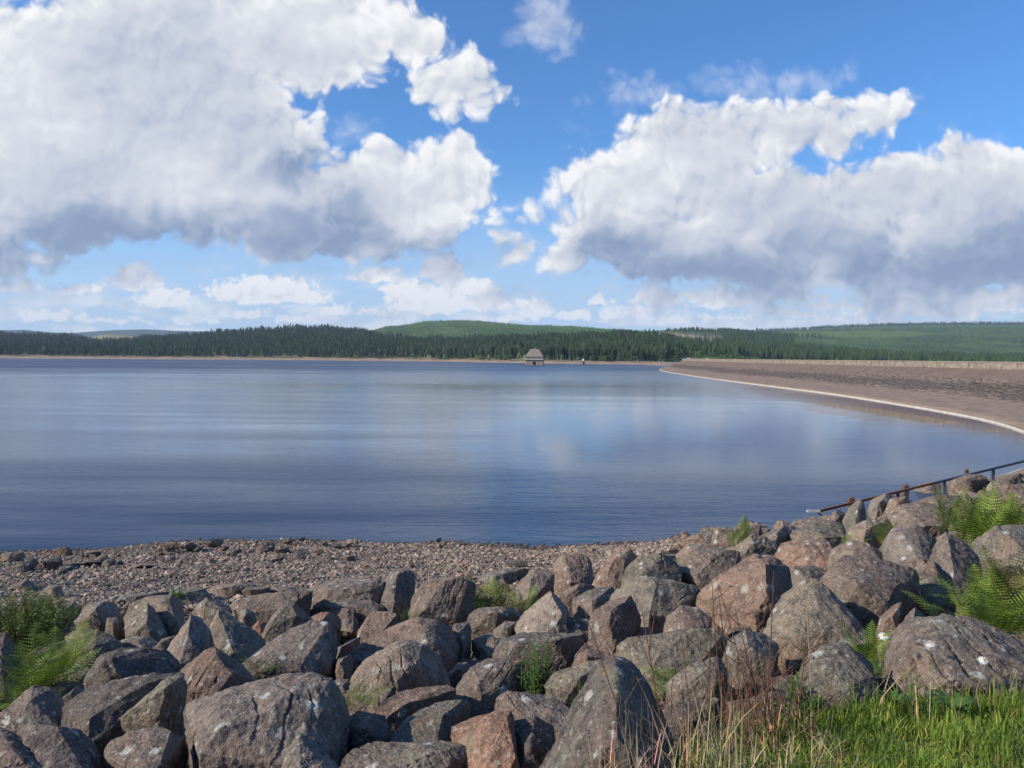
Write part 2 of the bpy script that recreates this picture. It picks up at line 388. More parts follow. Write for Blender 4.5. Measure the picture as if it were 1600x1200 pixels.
# ---------------------------------------------------------------- far terrain
def zy(px, py, Dm): return 6 + (hor(px)-py)/F*Dm
TP = [  # column (photo x), [(distance, photo y of bare ground)]
 (-500, [(900,563),(1100,558.7),(1160,556),(2000,524),(2700,533),(5000,540)]),
 (0,    [(900,563),(1100,559.7),(1160,557),(2000,527),(2700,534),(5000,540)]),
 (100,  [(900,563),(1100,560.3),(1160,557.5),(2000,529),(2700,535),(5000,541)]),
 (160,  [(900,563),(1100,560.7),(1160,558),(2000,539),(2700,532),(3600,521)]),
 (280,  [(900,564),(1100,561.2),(1160,559),(2000,529),(2700,532),(3600,530)]),
 (400,  [(900,565),(1100,562),(1160,560),(2000,519),(2700,530),(5000,540)]),
 (490,  [(900,565.5),(1060,563),(1110,561),(2000,515),(2700,528),(5000,540)]),
 (560,  [(850,566.5),(1010,564),(1060,562),(2000,521),(2700,524),(4000,530)]),
 (600,  [(820,567),(980,564.8),(1030,562.8),(1700,532),(2600,509.5),(4000,522)]),
 (640,  [(800,567.5),(950,565.3),(1000,563),(1600,536),(2600,507.5),(4000,518)]),
 (662,  [(800,567.8),(930,565.8),(975,562.8),(1600,536),(2600,501),(4000,516)]),
 (700,  [(800,568),(915,566.3),(960,562.5),(1600,536),(2600,500),(4000,515)]),
 (740,  [(750,569),(860,567),(910,562),(1550,535),(2600,500.3),(4000,514)]),
 (800,  [(700,570),(780,568),(840,562),(1450,534),(2600,506.5),(4000,515)]),
 (850,  [(650,571),(730,568.8),(800,562),(1400,532),(2600,508.5),(4000,515)]),
 (900,  [(620,572),(700,569.5),(780,563),(1350,532),(2600,510.5),(4000,518)]),
 (1000, [(600,573.5),(680,570.5),(780,563),(1350,528),(2600,518),(4000,525)]),
 (1040, [(540,576),(620,570.5),(780,563.5),(1350,533),(2200,519),(4000,524)]),
 (1120, [(480,600),(620,580),(900,562.5),(1400,538),(2600,517),(4500,516)]),
 (1200, [(480,620),(620,600),(950,566),(1500,544),(2600,520),(4500,518.5)]),
 (1300, [(480,620),(620,605),(1000,568),(1500,552),(2600,519),(4500,512)]),
 (1400, [(480,620),(620,605),(1000,572),(1500,558),(2600,517),(4500,508)]),
 (1500, [(480,620),(620,605),(1000,574),(1500,562),(2600,516),(4500,507)]),
 (1700, [(480,620),(620,605),(1000,576),(1500,566),(2600,516),(4500,507)]),
 (2200, [(480,620),(620,605),(1000,576),(1500,566),(2600,516),(4500,505)])]
Ng = 90
ts = np.linspace(0, 1, Ng)
def col_profile(cpx, prof):
    Ds = np.array([p[0] for p in prof], float); Zs = np.array([zy(cpx, p[1], p[0]) for p in prof])
    ext = np.concatenate([Ds, [Ds[-1]*1.5]]); ze = np.concatenate([Zs, [Zs[-1]*.3]])
    k = ts*(len(ext)-1); i = np.minimum(k.astype(int), len(ext)-2); f = k-i
    return ext[i]*(1-f)+ext[i+1]*f, ze[i]*(1-f)+ze[i+1]*f
cp = [col_profile(*c) for c in TP]; cpx = np.array([c[0] for c in TP], float)
pxs = np.arange(-500, 2201, 6.0)
TD = np.stack([np.interp(pxs, cpx, [c[0][k] for c in cp]) for k in range(Ng)], 1)
TZ = np.stack([np.interp(pxs, cpx, [c[1][k] for c in cp]) for k in range(Ng)], 1)
for _ in range(3): TZ[1:-1] = (TZ[:-2]+2*TZ[1:-1]+TZ[2:])/4; TD[1:-1] = (TD[:-2]+2*TD[1:-1]+TD[2:])/4
TZ[:, 1:-1][:, 20:] = ((TZ[:, :-2]+2*TZ[:, 1:-1]+TZ[:, 2:])/4)[:, 20:]
TX = (pxs[:, None]-800)/F*TD
nz = fbm(np.stack([TX.ravel()/90, TD.ravel()/90, TX.ravel()*0], 1), 4, 3).reshape(TX.shape)
TZ = TZ + nz*np.clip((TD-1150)/900, 0, 1)*5 + nz*np.clip(TZ, 0, 1)*.8
mt, n_, b = material('moor_and_plantation', .95); co = objco(n_)
tx_, ty_, tz_ = n_.sep(co)
nL = n_.noise(co, .006, 4); nM = n_.noise(co, .05, 5, .65); nS = n_.noise(co, .35, 3, .7)
green = n_.mix(n_.ss(nM, .35, .65), (.065, .11, .03), (.13, .185, .05))
green = n_.mix(n_.ss(nL, .42, .6), green, (.055, .085, .03))
shore = n_.mix(n_.ss(nM, .4, .6), (.42, .28, .19), (.30, .23, .17))
bank = n_.mix(n_.ss(n_.noise(co, .03, 4, .6), .40, .58), (.34, .24, .15), (.10, .115, .045))
c1 = n_.mix(n_.ss(n_.m('MULTIPLY_ADD', nM, 2.0, tz_), 2.4, 4.2), shore, bank)
c1 = n_.mix(n_.ss(n_.m('MULTIPLY_ADD', nM, 3.0, tz_), 6.5, 10), c1, green)
# tan rough pasture between the woods on the left, bright young plantation on the right
c1 = n_.mix(n_.m('MULTIPLY', n_.ss(ty_, 2750, 2950), n_.ss(tx_, -500, -800)), c1, (.26, .22, .10))
m1 = n_.v('LENGTH', n_.v('MULTIPLY', n_.v('SUBTRACT', co, (1000, 2500, 0)), (1/330.0, 1/420.0, 0)), out=1)
c1 = n_.mix(n_.ss(n_.m('MULTIPLY_ADD', nL, .8, m1), 1.3, 1.15, 0, 1), c1, (.11, .175, .035))
m2 = n_.v('LENGTH', n_.v('MULTIPLY', n_.v('SUBTRACT', co, (262, 900, 0)), (1/60.0, 1/70.0, 0)), out=1)
c1 = n_.mix(n_.ss(m2, 1.0, .9, 0, 1), c1, (.12, .20, .03))
m3 = n_.v('LENGTH', n_.v('MULTIPLY', n_.v('SUBTRACT', co, (385, 1720, 0)), (1/75.0, 1/430.0, 0)), out=1)
c1 = n_.mix(n_.ss(n_.m('MULTIPLY_ADD', nM, .6, m3), 1.3, 1.15, 0, 1), c1, (.33, .27, .18))
n_.put(b.inputs['Base Color'], c1); n_.put(b.inputs['Normal'], n_.bump(nS, .8, 2.0))
to = mesh_obj('hills', np.stack([TX.ravel(), TD.ravel(), TZ.ravel()], 1), grid_faces(*TX.shape), mt)
to['kind'] = 'structure'; to['label'] = 'low forested hills along the far shore'
def terr(px, D_):
    """terrain height at photo column px and distance D (interpolated on the mesh)"""
    i = np.clip((px-pxs[0])/6.0, 0, len(pxs)-1.001); i0 = i.astype(int); f = i-i0
    out = np.empty(len(px))
    for k in range(len(px)):
        a = np.interp(D_[k], TD[i0[k]], TZ[i0[k]]); b_ = np.interp(D_[k], TD[i0[k]+1], TZ[i0[k]+1]); out[k] = a*(1-f[k])+b_*f[k]
    return out
# far blue ridges
def ridge(name, pts, Dm, depth, mat, label):
    px = np.arange(pts[0][0], pts[-1][0]+1, 8.0); py = np.interp(px, [p[0] for p in pts], [p[1] for p in pts])
    vs = []; rows = 9
    for i, (a, b2) in enumerate(zip(px, py)):
        zt = 6+(hor(a)-b2)/F*Dm
        for r in range(rows):
            f = r/(rows-1)*2-1; hh = zt*math.cos(f*math.pi/2)**.8 if abs(f) < 1 else -30
            dd = Dm+f*depth; vs.append(((a-800)/F*dd, dd, hh + math.sin(a*.07+r)*2))
    o = mesh_obj(name, np.array(vs), grid_faces(len(px), rows), mat); o['kind'] = 'structure'; o['label'] = label
mr = simple_mat('far_moor', (.035, .055, .03), .95, .3, .01, .5, 4)
ridge('hills', [(-400,519),(0,515.5),(40,515.5),(60,518),(110,520.5),(150,518),(185,515.2),(230,515),(300,517.5),(360,519),(700,522)], 7000, 1500, mr, 'dark blue moorland ridge on the far left skyline')
ridge('hills', [(960,520),(1040,516),(1100,515.5),(1180,517.5),(1236,516.5),(1290,512.5),(1350,508),(1420,505.5),(1600,505.5),(2300,504)], 6200, 1100, mr, 'dark wooded ridge on the right skyline')

# ---------------------------------------------------------------- forest
def conifer(rng, tiers=7, k=7, slim=.2, kind=0):
    vs = []; fs = []; cs = []
    # trunk
    for zz, r in ((0, .016 if kind == 0 else .026), (.9, .003)):
        for j in range(4): vs.append((r*math.cos(j*1.571), r*math.sin(j*1.571), zz)); cs.append(.9 if kind == 0 else 5.5)
    fs += [(j, (j+1) % 4, 4+(j+1) % 4, 4+j) for j in range(4)]
    z0 = rng.uniform(.06, .14) if kind == 0 else rng.uniform(.32, .42)
    for ti in range(tiers):
        f = ti/(tiers-1); zb = z0+(1-z0)*f*.93
        R_ = slim*((1-f)**.8)*rng.uniform(.8, 1.15)+.012
        if kind == 1: R_ = slim*(math.sin(math.pi*min(1, .25+f*.8))**.7)*rng.uniform(.8, 1.2)+.01
        zt = zb + (1-z0)/tiers*1.7
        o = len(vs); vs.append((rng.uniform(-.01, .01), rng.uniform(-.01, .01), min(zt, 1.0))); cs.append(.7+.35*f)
        ph = rng.uniform(0, 6)
        for j in range(k*2):
            q = ph+math.pi*j/k; rr = R_*(rng.uniform(.8, 1.2) if j % 2 == 0 else rng.uniform(.35, .6))
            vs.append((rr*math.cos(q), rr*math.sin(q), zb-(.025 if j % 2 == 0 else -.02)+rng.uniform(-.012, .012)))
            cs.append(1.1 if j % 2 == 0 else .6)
        fs += [(o, o+1+j, o+1+(j+1) % (2*k)) for j in range(2*k)]
    return np.array(vs), fs, np.array(cs)
def bushy(rng, n=70, flat=.75):
    vs = []; fs = []; cs = []
    blobs = [(rng.uniform(-.22, .22), rng.uniform(-.22, .22), rng.uniform(.3, .72), rng.uniform(.18, .30)) for _ in range(7)]
    for i in range(n):
        bx, by, bz, br = blobs[i % 7]
        d = rng.normal(size=3); d /= np.linalg.norm(d); d[2] = abs(d[2])*1.0-.25
        c = np.array([bx, by, bz])+d*br*rng.uniform(.7, 1.05)
        s = rng.uniform(.07, .13); a = np.cross(d, rng.normal(size=3)); a /= np.linalg.norm(a); b_ = np.cross(d, a)
        o = len(vs); tw = rng.uniform(.6, 1.2)
        for q in range(5):
            an = q*2*math.pi/5; vs.append(c + a*s*math.cos(an)*tw + b_*s*math.sin(an) + d*rng.uniform(-.03, .03)); cs.append(rng.uniform(.65, 1.25))
        fs.append((o, o+1, o+2, o+3, o+4))
    o = len(vs)
    for zz, r in ((0, .03), (.5, .015)):
        for j in range(4): vs.append((r*math.cos(j*1.571), r*math.sin(j*1.571), zz)); cs.append(.8)
    fs += [(o+j, o+(j+1) % 4, o+4+(j+1) % 4, o+4+j) for j in range(4)]
    return np.array(vs), fs, np.array(cs)
def needle_mat(name, a, b_):
    m_, n_, bs = material(name, .8); co = n_.n('ShaderNodeNewGeometry').outputs['Position']
    v_ = n_.noise(co, .045, 3, .6)
    c = n_.mix(n_.ss(v_, .35, .65), a, b_)
    c = n_.mix(1.0, c, attr(n_), 'MULTIPLY'); rnd = n_.n('ShaderNodeObjectInfo').outputs['Random']
    c = n_.mix(n_.lin(rnd, 0, 1, 0, .25), c, (.06, .085, .03)); n_.put(bs.inputs['Base Color'], c); return m_
mn = needle_mat('spruce_needles', (.030, .058, .026), (.066, .105, .042))
ml = needle_mat('shore_bush_leaves', (.06, .10, .03), (.10, .15, .045))
rngT = np.random.default_rng(11)
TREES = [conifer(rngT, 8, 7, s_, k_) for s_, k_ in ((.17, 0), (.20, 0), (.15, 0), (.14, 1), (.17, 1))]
def scatter(name, pts, H, kinds, protos, mat, tints):
    """merge many trees into one mesh: pts (n,3)"""
    V = []; Fc = []; C_ = []; off = 0
    ftri = []
    for k, (pv, pf, pc) in enumerate(protos):
        tri = []
        for f in pf:
            for q in range(1, len(f)-1): tri.append((f[0], f[q], f[q+1]))
        ftri.append(np.array(tri))
    for k, (pv, pf, pc) in enumerate(protos):
        sel = np.where(kinds == k)[0]
        if not len(sel): continue
        an = rngT.uniform(0, 6.283, len(sel)); sx = H[sel]*rngT.uniform(.85, 1.2, len(sel))
        c_, s_ = np.cos(an), np.sin(an)
        x = (pv[None, :, 0]*c_[:, None]-pv[None, :, 1]*s_[:, None])*sx[:, None]+pts[sel, 0][:, None]
        y = (pv[None, :, 0]*s_[:, None]+pv[None, :, 1]*c_[:, None])*sx[:, None]+pts[sel, 1][:, None]
        z = pv[None, :, 2]*H[sel][:, None]+pts[sel, 2][:, None]
        V.append(np.stack([x, y, z], -1).reshape(-1, 3))
        cc_ = pc[None, :, None]*tints[sel][:, None, :]; C_.append(cc_.reshape(-1, 3))
        Fc.append((ftri[k][None]+np.arange(len(sel))[:, None, None]*len(pv)+off).reshape(-1, 3)); off += len(sel)*len(pv)
    return mesh_obj(name, np.concatenate(V), np.concatenate(Fc), mat, smooth=False, tint=np.concatenate(C_))
# shoreline distance for each photo column: terrain crossing about 2.6 m
def tree_line(px, lev=2.6):
    out = []
    for p_ in px:
        i = int(round((p_-pxs[0])/6)); k = np.argmax(TZ[i] > lev); out.append(TD[i][k])
    return np.array(out)
P_, D_, Hh, kd, tn = [], [], [], [], []
def band(n, x0, x1, d0f, d1f, h0, h1, kinds, tint, pw=1.0):
    px = rngT.uniform(x0, x1, n); f = rngT.uniform(0, 1, n)**pw
    a = d0f(px) if callable(d0f) else np.full(n, float(d0f)); b_ = d1f(px) if callable(d1f) else np.full(n, float(d1f))
    P_.append(px); D_.append(a+(b_-a)*f); Hh.append(rngT.uniform(h0, h1, n)*(1+.12*np.sin(px*.11+f*9)))
    kd.append(rngT.choice(kinds, n)); tn.append(np.array(tint)[None]*rngT.uniform(.55, 1.5, (n, 1))*np.ones((n, 3)))
tlx = np.arange(-500, 2200, 6.0); tlv = tree_line(tlx)
tl = lambda p_: np.interp(p_, tlx, tlv)
inner = lambda p_: tl(p_)+20
hi_ = lambda p_: np.interp(p_, [-500, 560, 640, 740, 850, 1000, 1040, 1120], [2060, 2060, 1600, 1500, 1350, 1330, 1300, 1350])
band(15000, -500, 1060, inner, hi_, 11, 19, [0, 1, 2], (1, 1, 1), .9)
band(2600, 620, 1040, inner, lambda p_: tl(p_)+260, 12, 17, [3, 4], (1.15, 1.05, 1.0))
band(9000, 1060, 2200, lambda p_: np.interp(p_, [1060, 1200, 2200], [980, 1000, 1050]), lambda p_: np.interp(p_, [1060, 1120, 2200], [1350, 1500, 1560]), 11, 17, [0, 1, 2], (1.15, 1.25, 1.0))
band(5000, 600, 1060, hi_, 2650, 3.5, 6, [0, 1], (2.8, 3.9, 1.7))
band(9000, 1060, 2200, 1560, 3300, 5, 9, [0, 1, 2], (1.7, 2.1, 1.5))
band(3500, 1180, 2200, 4100, 4600, 14, 20, [0, 1, 2], (1, 1.1, 1.1))
band(1800, 1040, 1240, 1500, 2500, 10, 16, [0, 1, 2], (1, 1.1, 1.1))
band(1600, 1120, 1330, 2150, 2600, 10, 15, [0, 1, 2], (1, 1.1, 1.1))
P_ = np.concatenate(P_); D_ = np.concatenate(D_); Hh = np.concatenate(Hh); kd = np.concatenate(kd); tn = np.concatenate(tn)
# the felled clearing with pale dead stems stays open, and the bright plantation
keep = ~((P_ > 1028) & (P_ < 1128+rngT.uniform(-8, 8, len(P_))) & (D_ > 1290) & (D_ < 2250))
keep &= ~(((P_-800)/F*D_-1000)**2/300**2+(D_-2500)**2/380**2 < 1)
P_, D_, Hh, kd, tn = P_[keep], D_[keep], Hh[keep], kd[keep], tn[keep]
zt_ = terr(P_, D_)
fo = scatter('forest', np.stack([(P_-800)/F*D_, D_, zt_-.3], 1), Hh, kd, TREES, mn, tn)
tag(fo, 'dense dark green spruce plantation covering the hills behind the far shore', 'forest', kind='stuff')
# front row, tree by tree
PT = []
for k, (pv, pf, pc) in enumerate(TREES):
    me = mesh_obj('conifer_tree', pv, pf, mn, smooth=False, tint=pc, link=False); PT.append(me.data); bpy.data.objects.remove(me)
bushme = []
for k in range(3):
    v_, f_, c_ = bushy(rngT); me = mesh_obj('shore_bush', v_, f_, ml, smooth=False, tint=c_, link=False); bushme.append(me.data); bpy.data.objects.remove(me)
fx = np.sort(rngT.uniform(-20, 1035, 285)); fd_ = tl(fx)+rngT.uniform(2, 22, 285); fz = terr(fx, fd_)
for i in range(285):
    right = fx[i] > 640
    m_ = PT[rngT.choice([3, 4, 0]) if right else rngT.choice([0, 1, 2])]
    o = bpy.data.objects.new('conifer_tree', m_); COL.objects.link(o)
    h_ = rngT.uniform(10, 19) if not right else rngT.uniform(11, 17)
    o.location = ((fx[i]-800)/F*fd_[i], fd_[i], fz[i]-.3); o.scale = (h_*1.1, h_*1.1, h_); o.rotation_euler = (0, 0, rngT.uniform(0, 6))
    tag(o, 'dark green conifer in the front row of the wood along the far shore', 'tree', 'front row conifers of the far shore wood')
bx_ = list(rngT.uniform(560, 800, 26))+list(rngT.uniform(0, 560, 12))+list(rngT.uniform(900, 1060, 14))
for p_ in bx_:
    pa = np.array([p_]); d_ = tl(pa, )-rngT.uniform(0, 14); z_ = terr(pa, d_)
    o = bpy.data.objects.new('shore_bush', bushme[rngT.integers(3)]); COL.objects.link(o)
    h_ = rngT.uniform(4, 7.5); o.location = ((p_-800)/F*d_[0], d_[0], z_[0]-.3); o.scale = (h_*1.3, h_*1.3, h_); o.rotation_euler = (0, 0, rngT.uniform(0, 6))
    tag(o, 'small round green bush between the far beach and the conifers', 'bush', 'bushes along the far shore')
px_b = rngT.uniform(1050, 1200, 40); d_b = rngT.uniform(880, 960, 40); z_b = terr(px_b, d_b)
for i in range(40):
    o = bpy.data.objects.new('shore_bush', bushme[rngT.integers(3)]); COL.objects.link(o)
    h_ = rngT.uniform(5, 9); o.location = ((px_b[i]-800)/F*d_b[i], d_b[i], z_b[i]-.5); o.scale = (h_*1.3, h_*1.3, h_); o.rotation_euler = (0, 0, rngT.uniform(0, 6))
    tag(o, 'round pale green broadleaf bush behind the far end of the dam', 'bush', 'bushes behind the far end of the dam')
# pale dead stems at the felled edge
mdead = simple_mat('bleached_dead_wood', (.42, .36, .28), .9)
mb = MB()
for k in range(3):
    a = k*2.1; mb.tube([(0, 0, 0), (.01, 0, .5), (0, .01, 1)], [.02, .013, .003], 5)
for k in range(9): 
    zz = .35+.06*k; an = k*2.4; mb.tube([(0, 0, zz), (.09*math.cos(an), .09*math.sin(an), zz+.02)], [.006, .002], 3)
dead = mb.build('dead_tree', mdead); dead_me = dead.data; bpy.data.objects.remove(dead)
px_b = np.sort(rngT.uniform(1028, 1128, 46)); d_b = 1480+rngT.uniform(0, 110, 46); z_b = terr(px_b, d_b)
for i in range(46):
    o = bpy.data.objects.new('dead_tree', dead_me); COL.objects.link(o); h_ = rngT.uniform(12, 19)
    o.location = ((px_b[i]-800)/F*d_b[i], d_b[i], z_b[i]-.3); o.scale = (h_*1.6, h_*1.6, h_); o.rotation_euler = (0, 0, rngT.uniform(0, 6))
    tag(o, 'bare bleached tree trunk at the edge of the felled clearing', 'tree', 'bare trunks at the felled clearing')

# ---------------------------------------------------------------- valve tower
def tower():
    Dt = 596.0; px = 835.8; cx = (px-800)/F*Dt
    t_ = empty('valve_tower', (cx, Dt+5.5, 0), -R(7)); tag(t_, 'square stone valve tower with a steep hipped roof standing in the lake', 'tower')
    stone = simple_mat('tower_sandstone', (.36, .25, .17), .9, .2, .8, .5, .05)
    conc = simple_mat('tower_concrete', (.50, .44, .34), .85, .1, 1.0)
    slate = simple_mat('tower_shingles', (.27, .225, .18), .9, .18, 1.5, .6, .1)
    dark_ = simple_mat('tower_near_black', (.02, .022, .03), .6)
    w_ = 6.3
    m_ = MB()                                  # wall with a wide door recess in front
    zt = 3.8
    m_.box((-w_, -w_, -8), (-1.3, -w_+1, zt)); m_.box((1.6, -w_, -8), (w_, -w_+1, zt)); m_.box((-1.3, -w_, -8), (1.6, -w_+1, .3)); m_.box((-1.3, -w_, 3.3), (1.6, -w_+1, zt))
    m_.box((-w_, -w_+1, -8), (-w_+1, w_, zt)); m_.box((w_-1, -w_+1, -8), (w_, w_, zt)); m_.box((-w_+1, w_-1, -8), (w_-1, w_, zt))
    m_.build('wall', stone, t_)
    m_ = MB()
    for x0, x1 in ((-w_-.06, -w_+.5), (-1.85, -1.28), (1.58, 2.1), (w_-.5, w_+.06)): m_.box((x0, -w_-.08, -4), (x1, -w_+.3, 2.9))
    m_.box((-w_-.08, -w_-.1, 2.55), (w_+.08, -w_-.04, 2.85))
    m_.build('pilaster', conc, t_)
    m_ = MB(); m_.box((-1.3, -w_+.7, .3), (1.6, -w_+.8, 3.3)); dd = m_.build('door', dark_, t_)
    m_ = MB()
    for k in range(4): m_.box((-1.0+k*.75, -w_+.62, .35), (-.9+k*.75, -w_+.69, 3.2))
    m_.build('door_bar', simple_mat('door_steel', (.12, .13, .16), .6), dd)
    m_ = MB(); m_.box((-w_-.1, -w_-.1, 3.8), (w_+.1, w_+.1, 4.0)); m_.build('soffit', dark_, t_)  # near-black slab between the wall top and the balcony
    m_ = MB(); m_.box((-8.4, -7.2, 4.0), (6.9, 6.9, 5.1))
    m_.build('balcony', conc, t_)
    m_ = MB(); m_.box((-6.4, -6.4, 5.1), (6.4, 6.4, 5.8)); m_.build('dark_gap_band', dark_, t_)  # solid near-black band fills the gap between balcony and roof
    m_ = MB()
    for x in (-6.42, -2.1, 2.1, 6.42):
        m_.box((x-.12, -6.55, 5.1), (x+.12, -6.3, 5.8))
    m_.build('band_post', conc, t_)
    m_ = MB(); e, tp, z0, z1 = 6.8, 3.2, 5.8, 12.0
    m_.add([(-e, -e, z0), (e, -e, z0), (e, e, z0), (-e, e, z0), (-e, -e, z0+.9), (e, -e, z0+.9), (e, e, z0+.9), (-e, e, z0+.9),
            (-tp, -tp, z1), (tp, -tp, z1), (tp, tp, z1), (-tp, tp, z1)],
           [(0, 3, 2, 1), (0, 1, 5, 4), (1, 2, 6, 5), (2, 3, 7, 6), (3, 0, 4, 7), (4, 5, 9, 8), (5, 6, 10, 9), (6, 7, 11, 10), (7, 4, 8, 11), (8, 9, 10, 11)])
    rf = m_.build('roof', slate, t_)
    m_ = MB(); m_.box((-tp-.1, -tp-.1, z1), (tp+.1, tp+.1, z1+.25)); m_.build('roof_cap', conc, rf)
    m_ = MB(); m_.tube([(.3, 0, z1+.2), (.3, 0, z1+1.3)], [.25, .12], 6); m_.tube([(.3, 0, z1+1.3), (.3, 0, z1+1.9)], .07, 5); m_.build('finial', conc, rf)
tower()
# small white beacon on the far beach, two vans on the dam road
def far_beacon():
    D0 = 690.0; px = 911.5; z0 = 6+(hor(px)-568.5)/F*D0
    t_ = empty('beacon', ((px-800)/F*D0, D0, z0)); tag(t_, 'tiny white-topped marker post on the far beach right of the tower', 'marker')
    m_ = MB(); m_.tube([(0, 0, -1), (0, 0, 2.6)], [1.1, .8], 8); m_.build('base', simple_mat('marker_dark', (.06, .06, .05)), t_)
    m_ = MB(); m_.tube([(0, 0, 2.6), (0, 0, 4.4)], [.85, .75], 8); m_.build('cap', simple_mat('marker_white', (.8, .8, .78)), t_)
far_beacon()

# ---------------------------------------------------------------- dam
K = np.array([(21.5,38.2),(23.2,39.4),(25,40.6),(28.8,44.2),(34.5,49.5),(38.8,56.5),(41.6,64),(45.3,74),(48,85),(51,105),(54,133),(55.6,171),(58.4,240),(67,352),(80,430),(95,493),(106,535)], float)
Cc = np.array([(60,26),(61,30),(62.5,36),(64,42),(65.5,50),(67.5,60),(69.5,72),(71.5,86),(73,98),(75.5,122),(77,155),(78.2,195),(80,262),(88,372),(98,450),(112,520),(124,570)], float)
def crm(Pn, n):
    q = np.vstack([2*Pn[0]-Pn[1], Pn, 2*Pn[-1]-Pn[-2]]); out = []
    for i in range(1, len(q)-2):
        for s_ in np.linspace(0, 1, n, endpoint=False):
            a, b_, c_, d_ = q[i-1], q[i], q[i+1], q[i+2]
            out.append(.5*((2*b_)+(-a+c_)*s_+(2*a-5*b_+4*c_-d_)*s_**2+(-a+3*b_-3*c_+d_)*s_**3))
    out.append(Pn[-1]); return np.array(out)
Kc = crm(K, 14); Cr = crm(Cc, 14)
def loft(name, prof, mat, parent, noise_amp=0, label=None):
    """prof: list of (t across from kerb to crest, extra metres along that way, z)"""
    prof = np.array(prof, float); dirv = Cr-Kc; L = np.linalg.norm(dirv, axis=1, keepdims=True); dn = dirv/L
    vs = []
    for t_, ex, z_ in prof:
        p = Kc + dirv*t_ + dn*ex; vs.append(np.concatenate([p, np.full((len(p), 1), z_)], 1))
    A = np.stack(vs, 1)
    if noise_amp:
        fl = A.reshape(-1, 3); nn_ = fbm(fl*np.array([.9, .5, .9]), 3, 4); nn_ = nn_.reshape(A.shape[:2]); nn_[:, 0] = 0; nn_[:, -1] = 0
        A[..., 2] += nn_*noise_amp
    return mesh_obj(name, A.reshape(-1, 3), grid_faces(A.shape[0], A.shape[1])[:, ::-1], mat, parent)
def dam():
    t_ = empty('dam', (50, 150, 0)); tag(t_, 'long curved earth dam faced with brown stone and topped by a pale parapet wall', 'dam')
    t_.location = (0, 0, 0)
    # stone pitching
    m_, n_, b = material('stone_pitching', .95); co = objco(n_); z = n_.sep(co)[2]
    v = n_.vor(co, 1.6, 'F1', out='Color'); vd = n_.vor(co, 1.6, 'F1'); nl = n_.noise(co, .05, 4, .6); nm = n_.noise(co, .8, 5, .65)
    c = n_.mix(n_.sep(v)[0], (.165, .12, .088), (.28, .208, .152))
    zz = n_.m('MULTIPLY_ADD', n_.m('SUBTRACT', nl, .5), 1.6, z)
    bandm = n_.m('MULTIPLY', n_.ss(zz, 1.35, 1.75), n_.ss(zz, 2.9, 2.35))
    c = n_.mix(n_.m('MULTIPLY', bandm, n_.ss(nm, .3, .6, .3, .85)), c, (.10, .078, .062))
    n_.put(b.inputs['Base Color'], c); n_.put(b.inputs['Normal'], n_.bump(n_.m('ADD', n_.m('SUBTRACT', 1.0, vd), nm), 1.0, .35)); mp = m_
    # smooth band
    m_, n_, b = material('smooth_brown_facing', .9); co = objco(n_); z = n_.sep(co)[2]
    nl = n_.noise(n_.v('MULTIPLY', co, (.3, .3, 8)), 1, 5, .65); nm = n_.noise(co, 3, 4, .6)
    c = n_.mix(n_.ss(nl, .3, .7), (.195, .14, .102), (.29, .21, .155)); c = n_.mix(n_.ss(nm, .5, .8, 0, .4), c, (.36, .28, .22))
    n_.put(b.inputs['Base Color'], c); n_.put(b.inputs['Normal'], n_.bump(n_.m('ADD', nm, nl), .6, .06)); ms = m_
    m_, n_, b = material('upper_brown_facing', .9); co = objco(n_)
    nl = n_.noise(n_.v('MULTIPLY', co, (1, 1, .3)), .4, 5, .6)
    n_.put(b.inputs['Base Color'], n_.mix(n_.ss(nl, .3, .7), (.15, .105, .082), (.20, .14, .11))); n_.put(b.inputs['Normal'], n_.bump(nl, .4, .05)); mu = m_
    white = simple_mat('white_concrete', (.52, .46, .38), .8, .2, 1.0)
    m_, n_, b = material('parapet_masonry', .9); co = objco(n_)
    v = n_.vor(co, 2.2, 'F1', out='Color'); c = n_.mix(n_.sep(v)[0], (.14, .112, .085), (.30, .245, .185)); n_.put(b.inputs['Base Color'], c)
    n_.put(b.inputs['Normal'], n_.bump(n_.vor(co, 2.2), .8, .08)); mwall = m_
    loft('lower_facing', [(0, .75, -.4), (0, .76, .16), (.1, 0, .38), (.2, 0, .70), (.3, 0, 1.05), (.36, 0, 1.28)], ms, t_, .06)
    loft('stone_pitching', [(.36, 0, 1.28)]+[(.36+.49*k/14, 0, 1.28+1.97*k/14) for k in range(1, 15)], mp, t_, .35)
    loft('upper_facing', [(.85, 0, 3.25), (.9, 0, 3.7), (.95, 0, 4.15), (1, 0, 4.6)], mu, t_)
    loft('kerb', [(0, .50, -2), (0, .50, .14), (0, .72, .16), (0, .72, -2)], white, t_)
    loft('painted_footing_shadow', [(1, 0, 4.6), (1, .35, 4.6)], simple_mat('gap_stone', (.05, .045, .04)), t_)  # dark strip paints the shadow line at the foot of the parapet
    loft('parapet_wall', [(1, .35, 4.3), (1, .35, 5.62), (1, .95, 5.62), (1, .95, 4.3)], mwall, t_)
    loft('coping', [(1, .25, 5.62), (1, .25, 5.76), (1, 1.05, 5.76), (1, 1.05, 5.62), (1, .25, 5.62)], simple_mat('coping_stone', (.28, .235, .18), .9, .2, 1.5), t_)
    loft('crest_road', [(1, .95, 4.62), (1, 7, 4.62), (1, 8, 4.5), (1, 40, -9), (1, 120, -32)], simple_mat('crest_asphalt_and_turf', (.06, .07, .045), .95), t_)
dam()
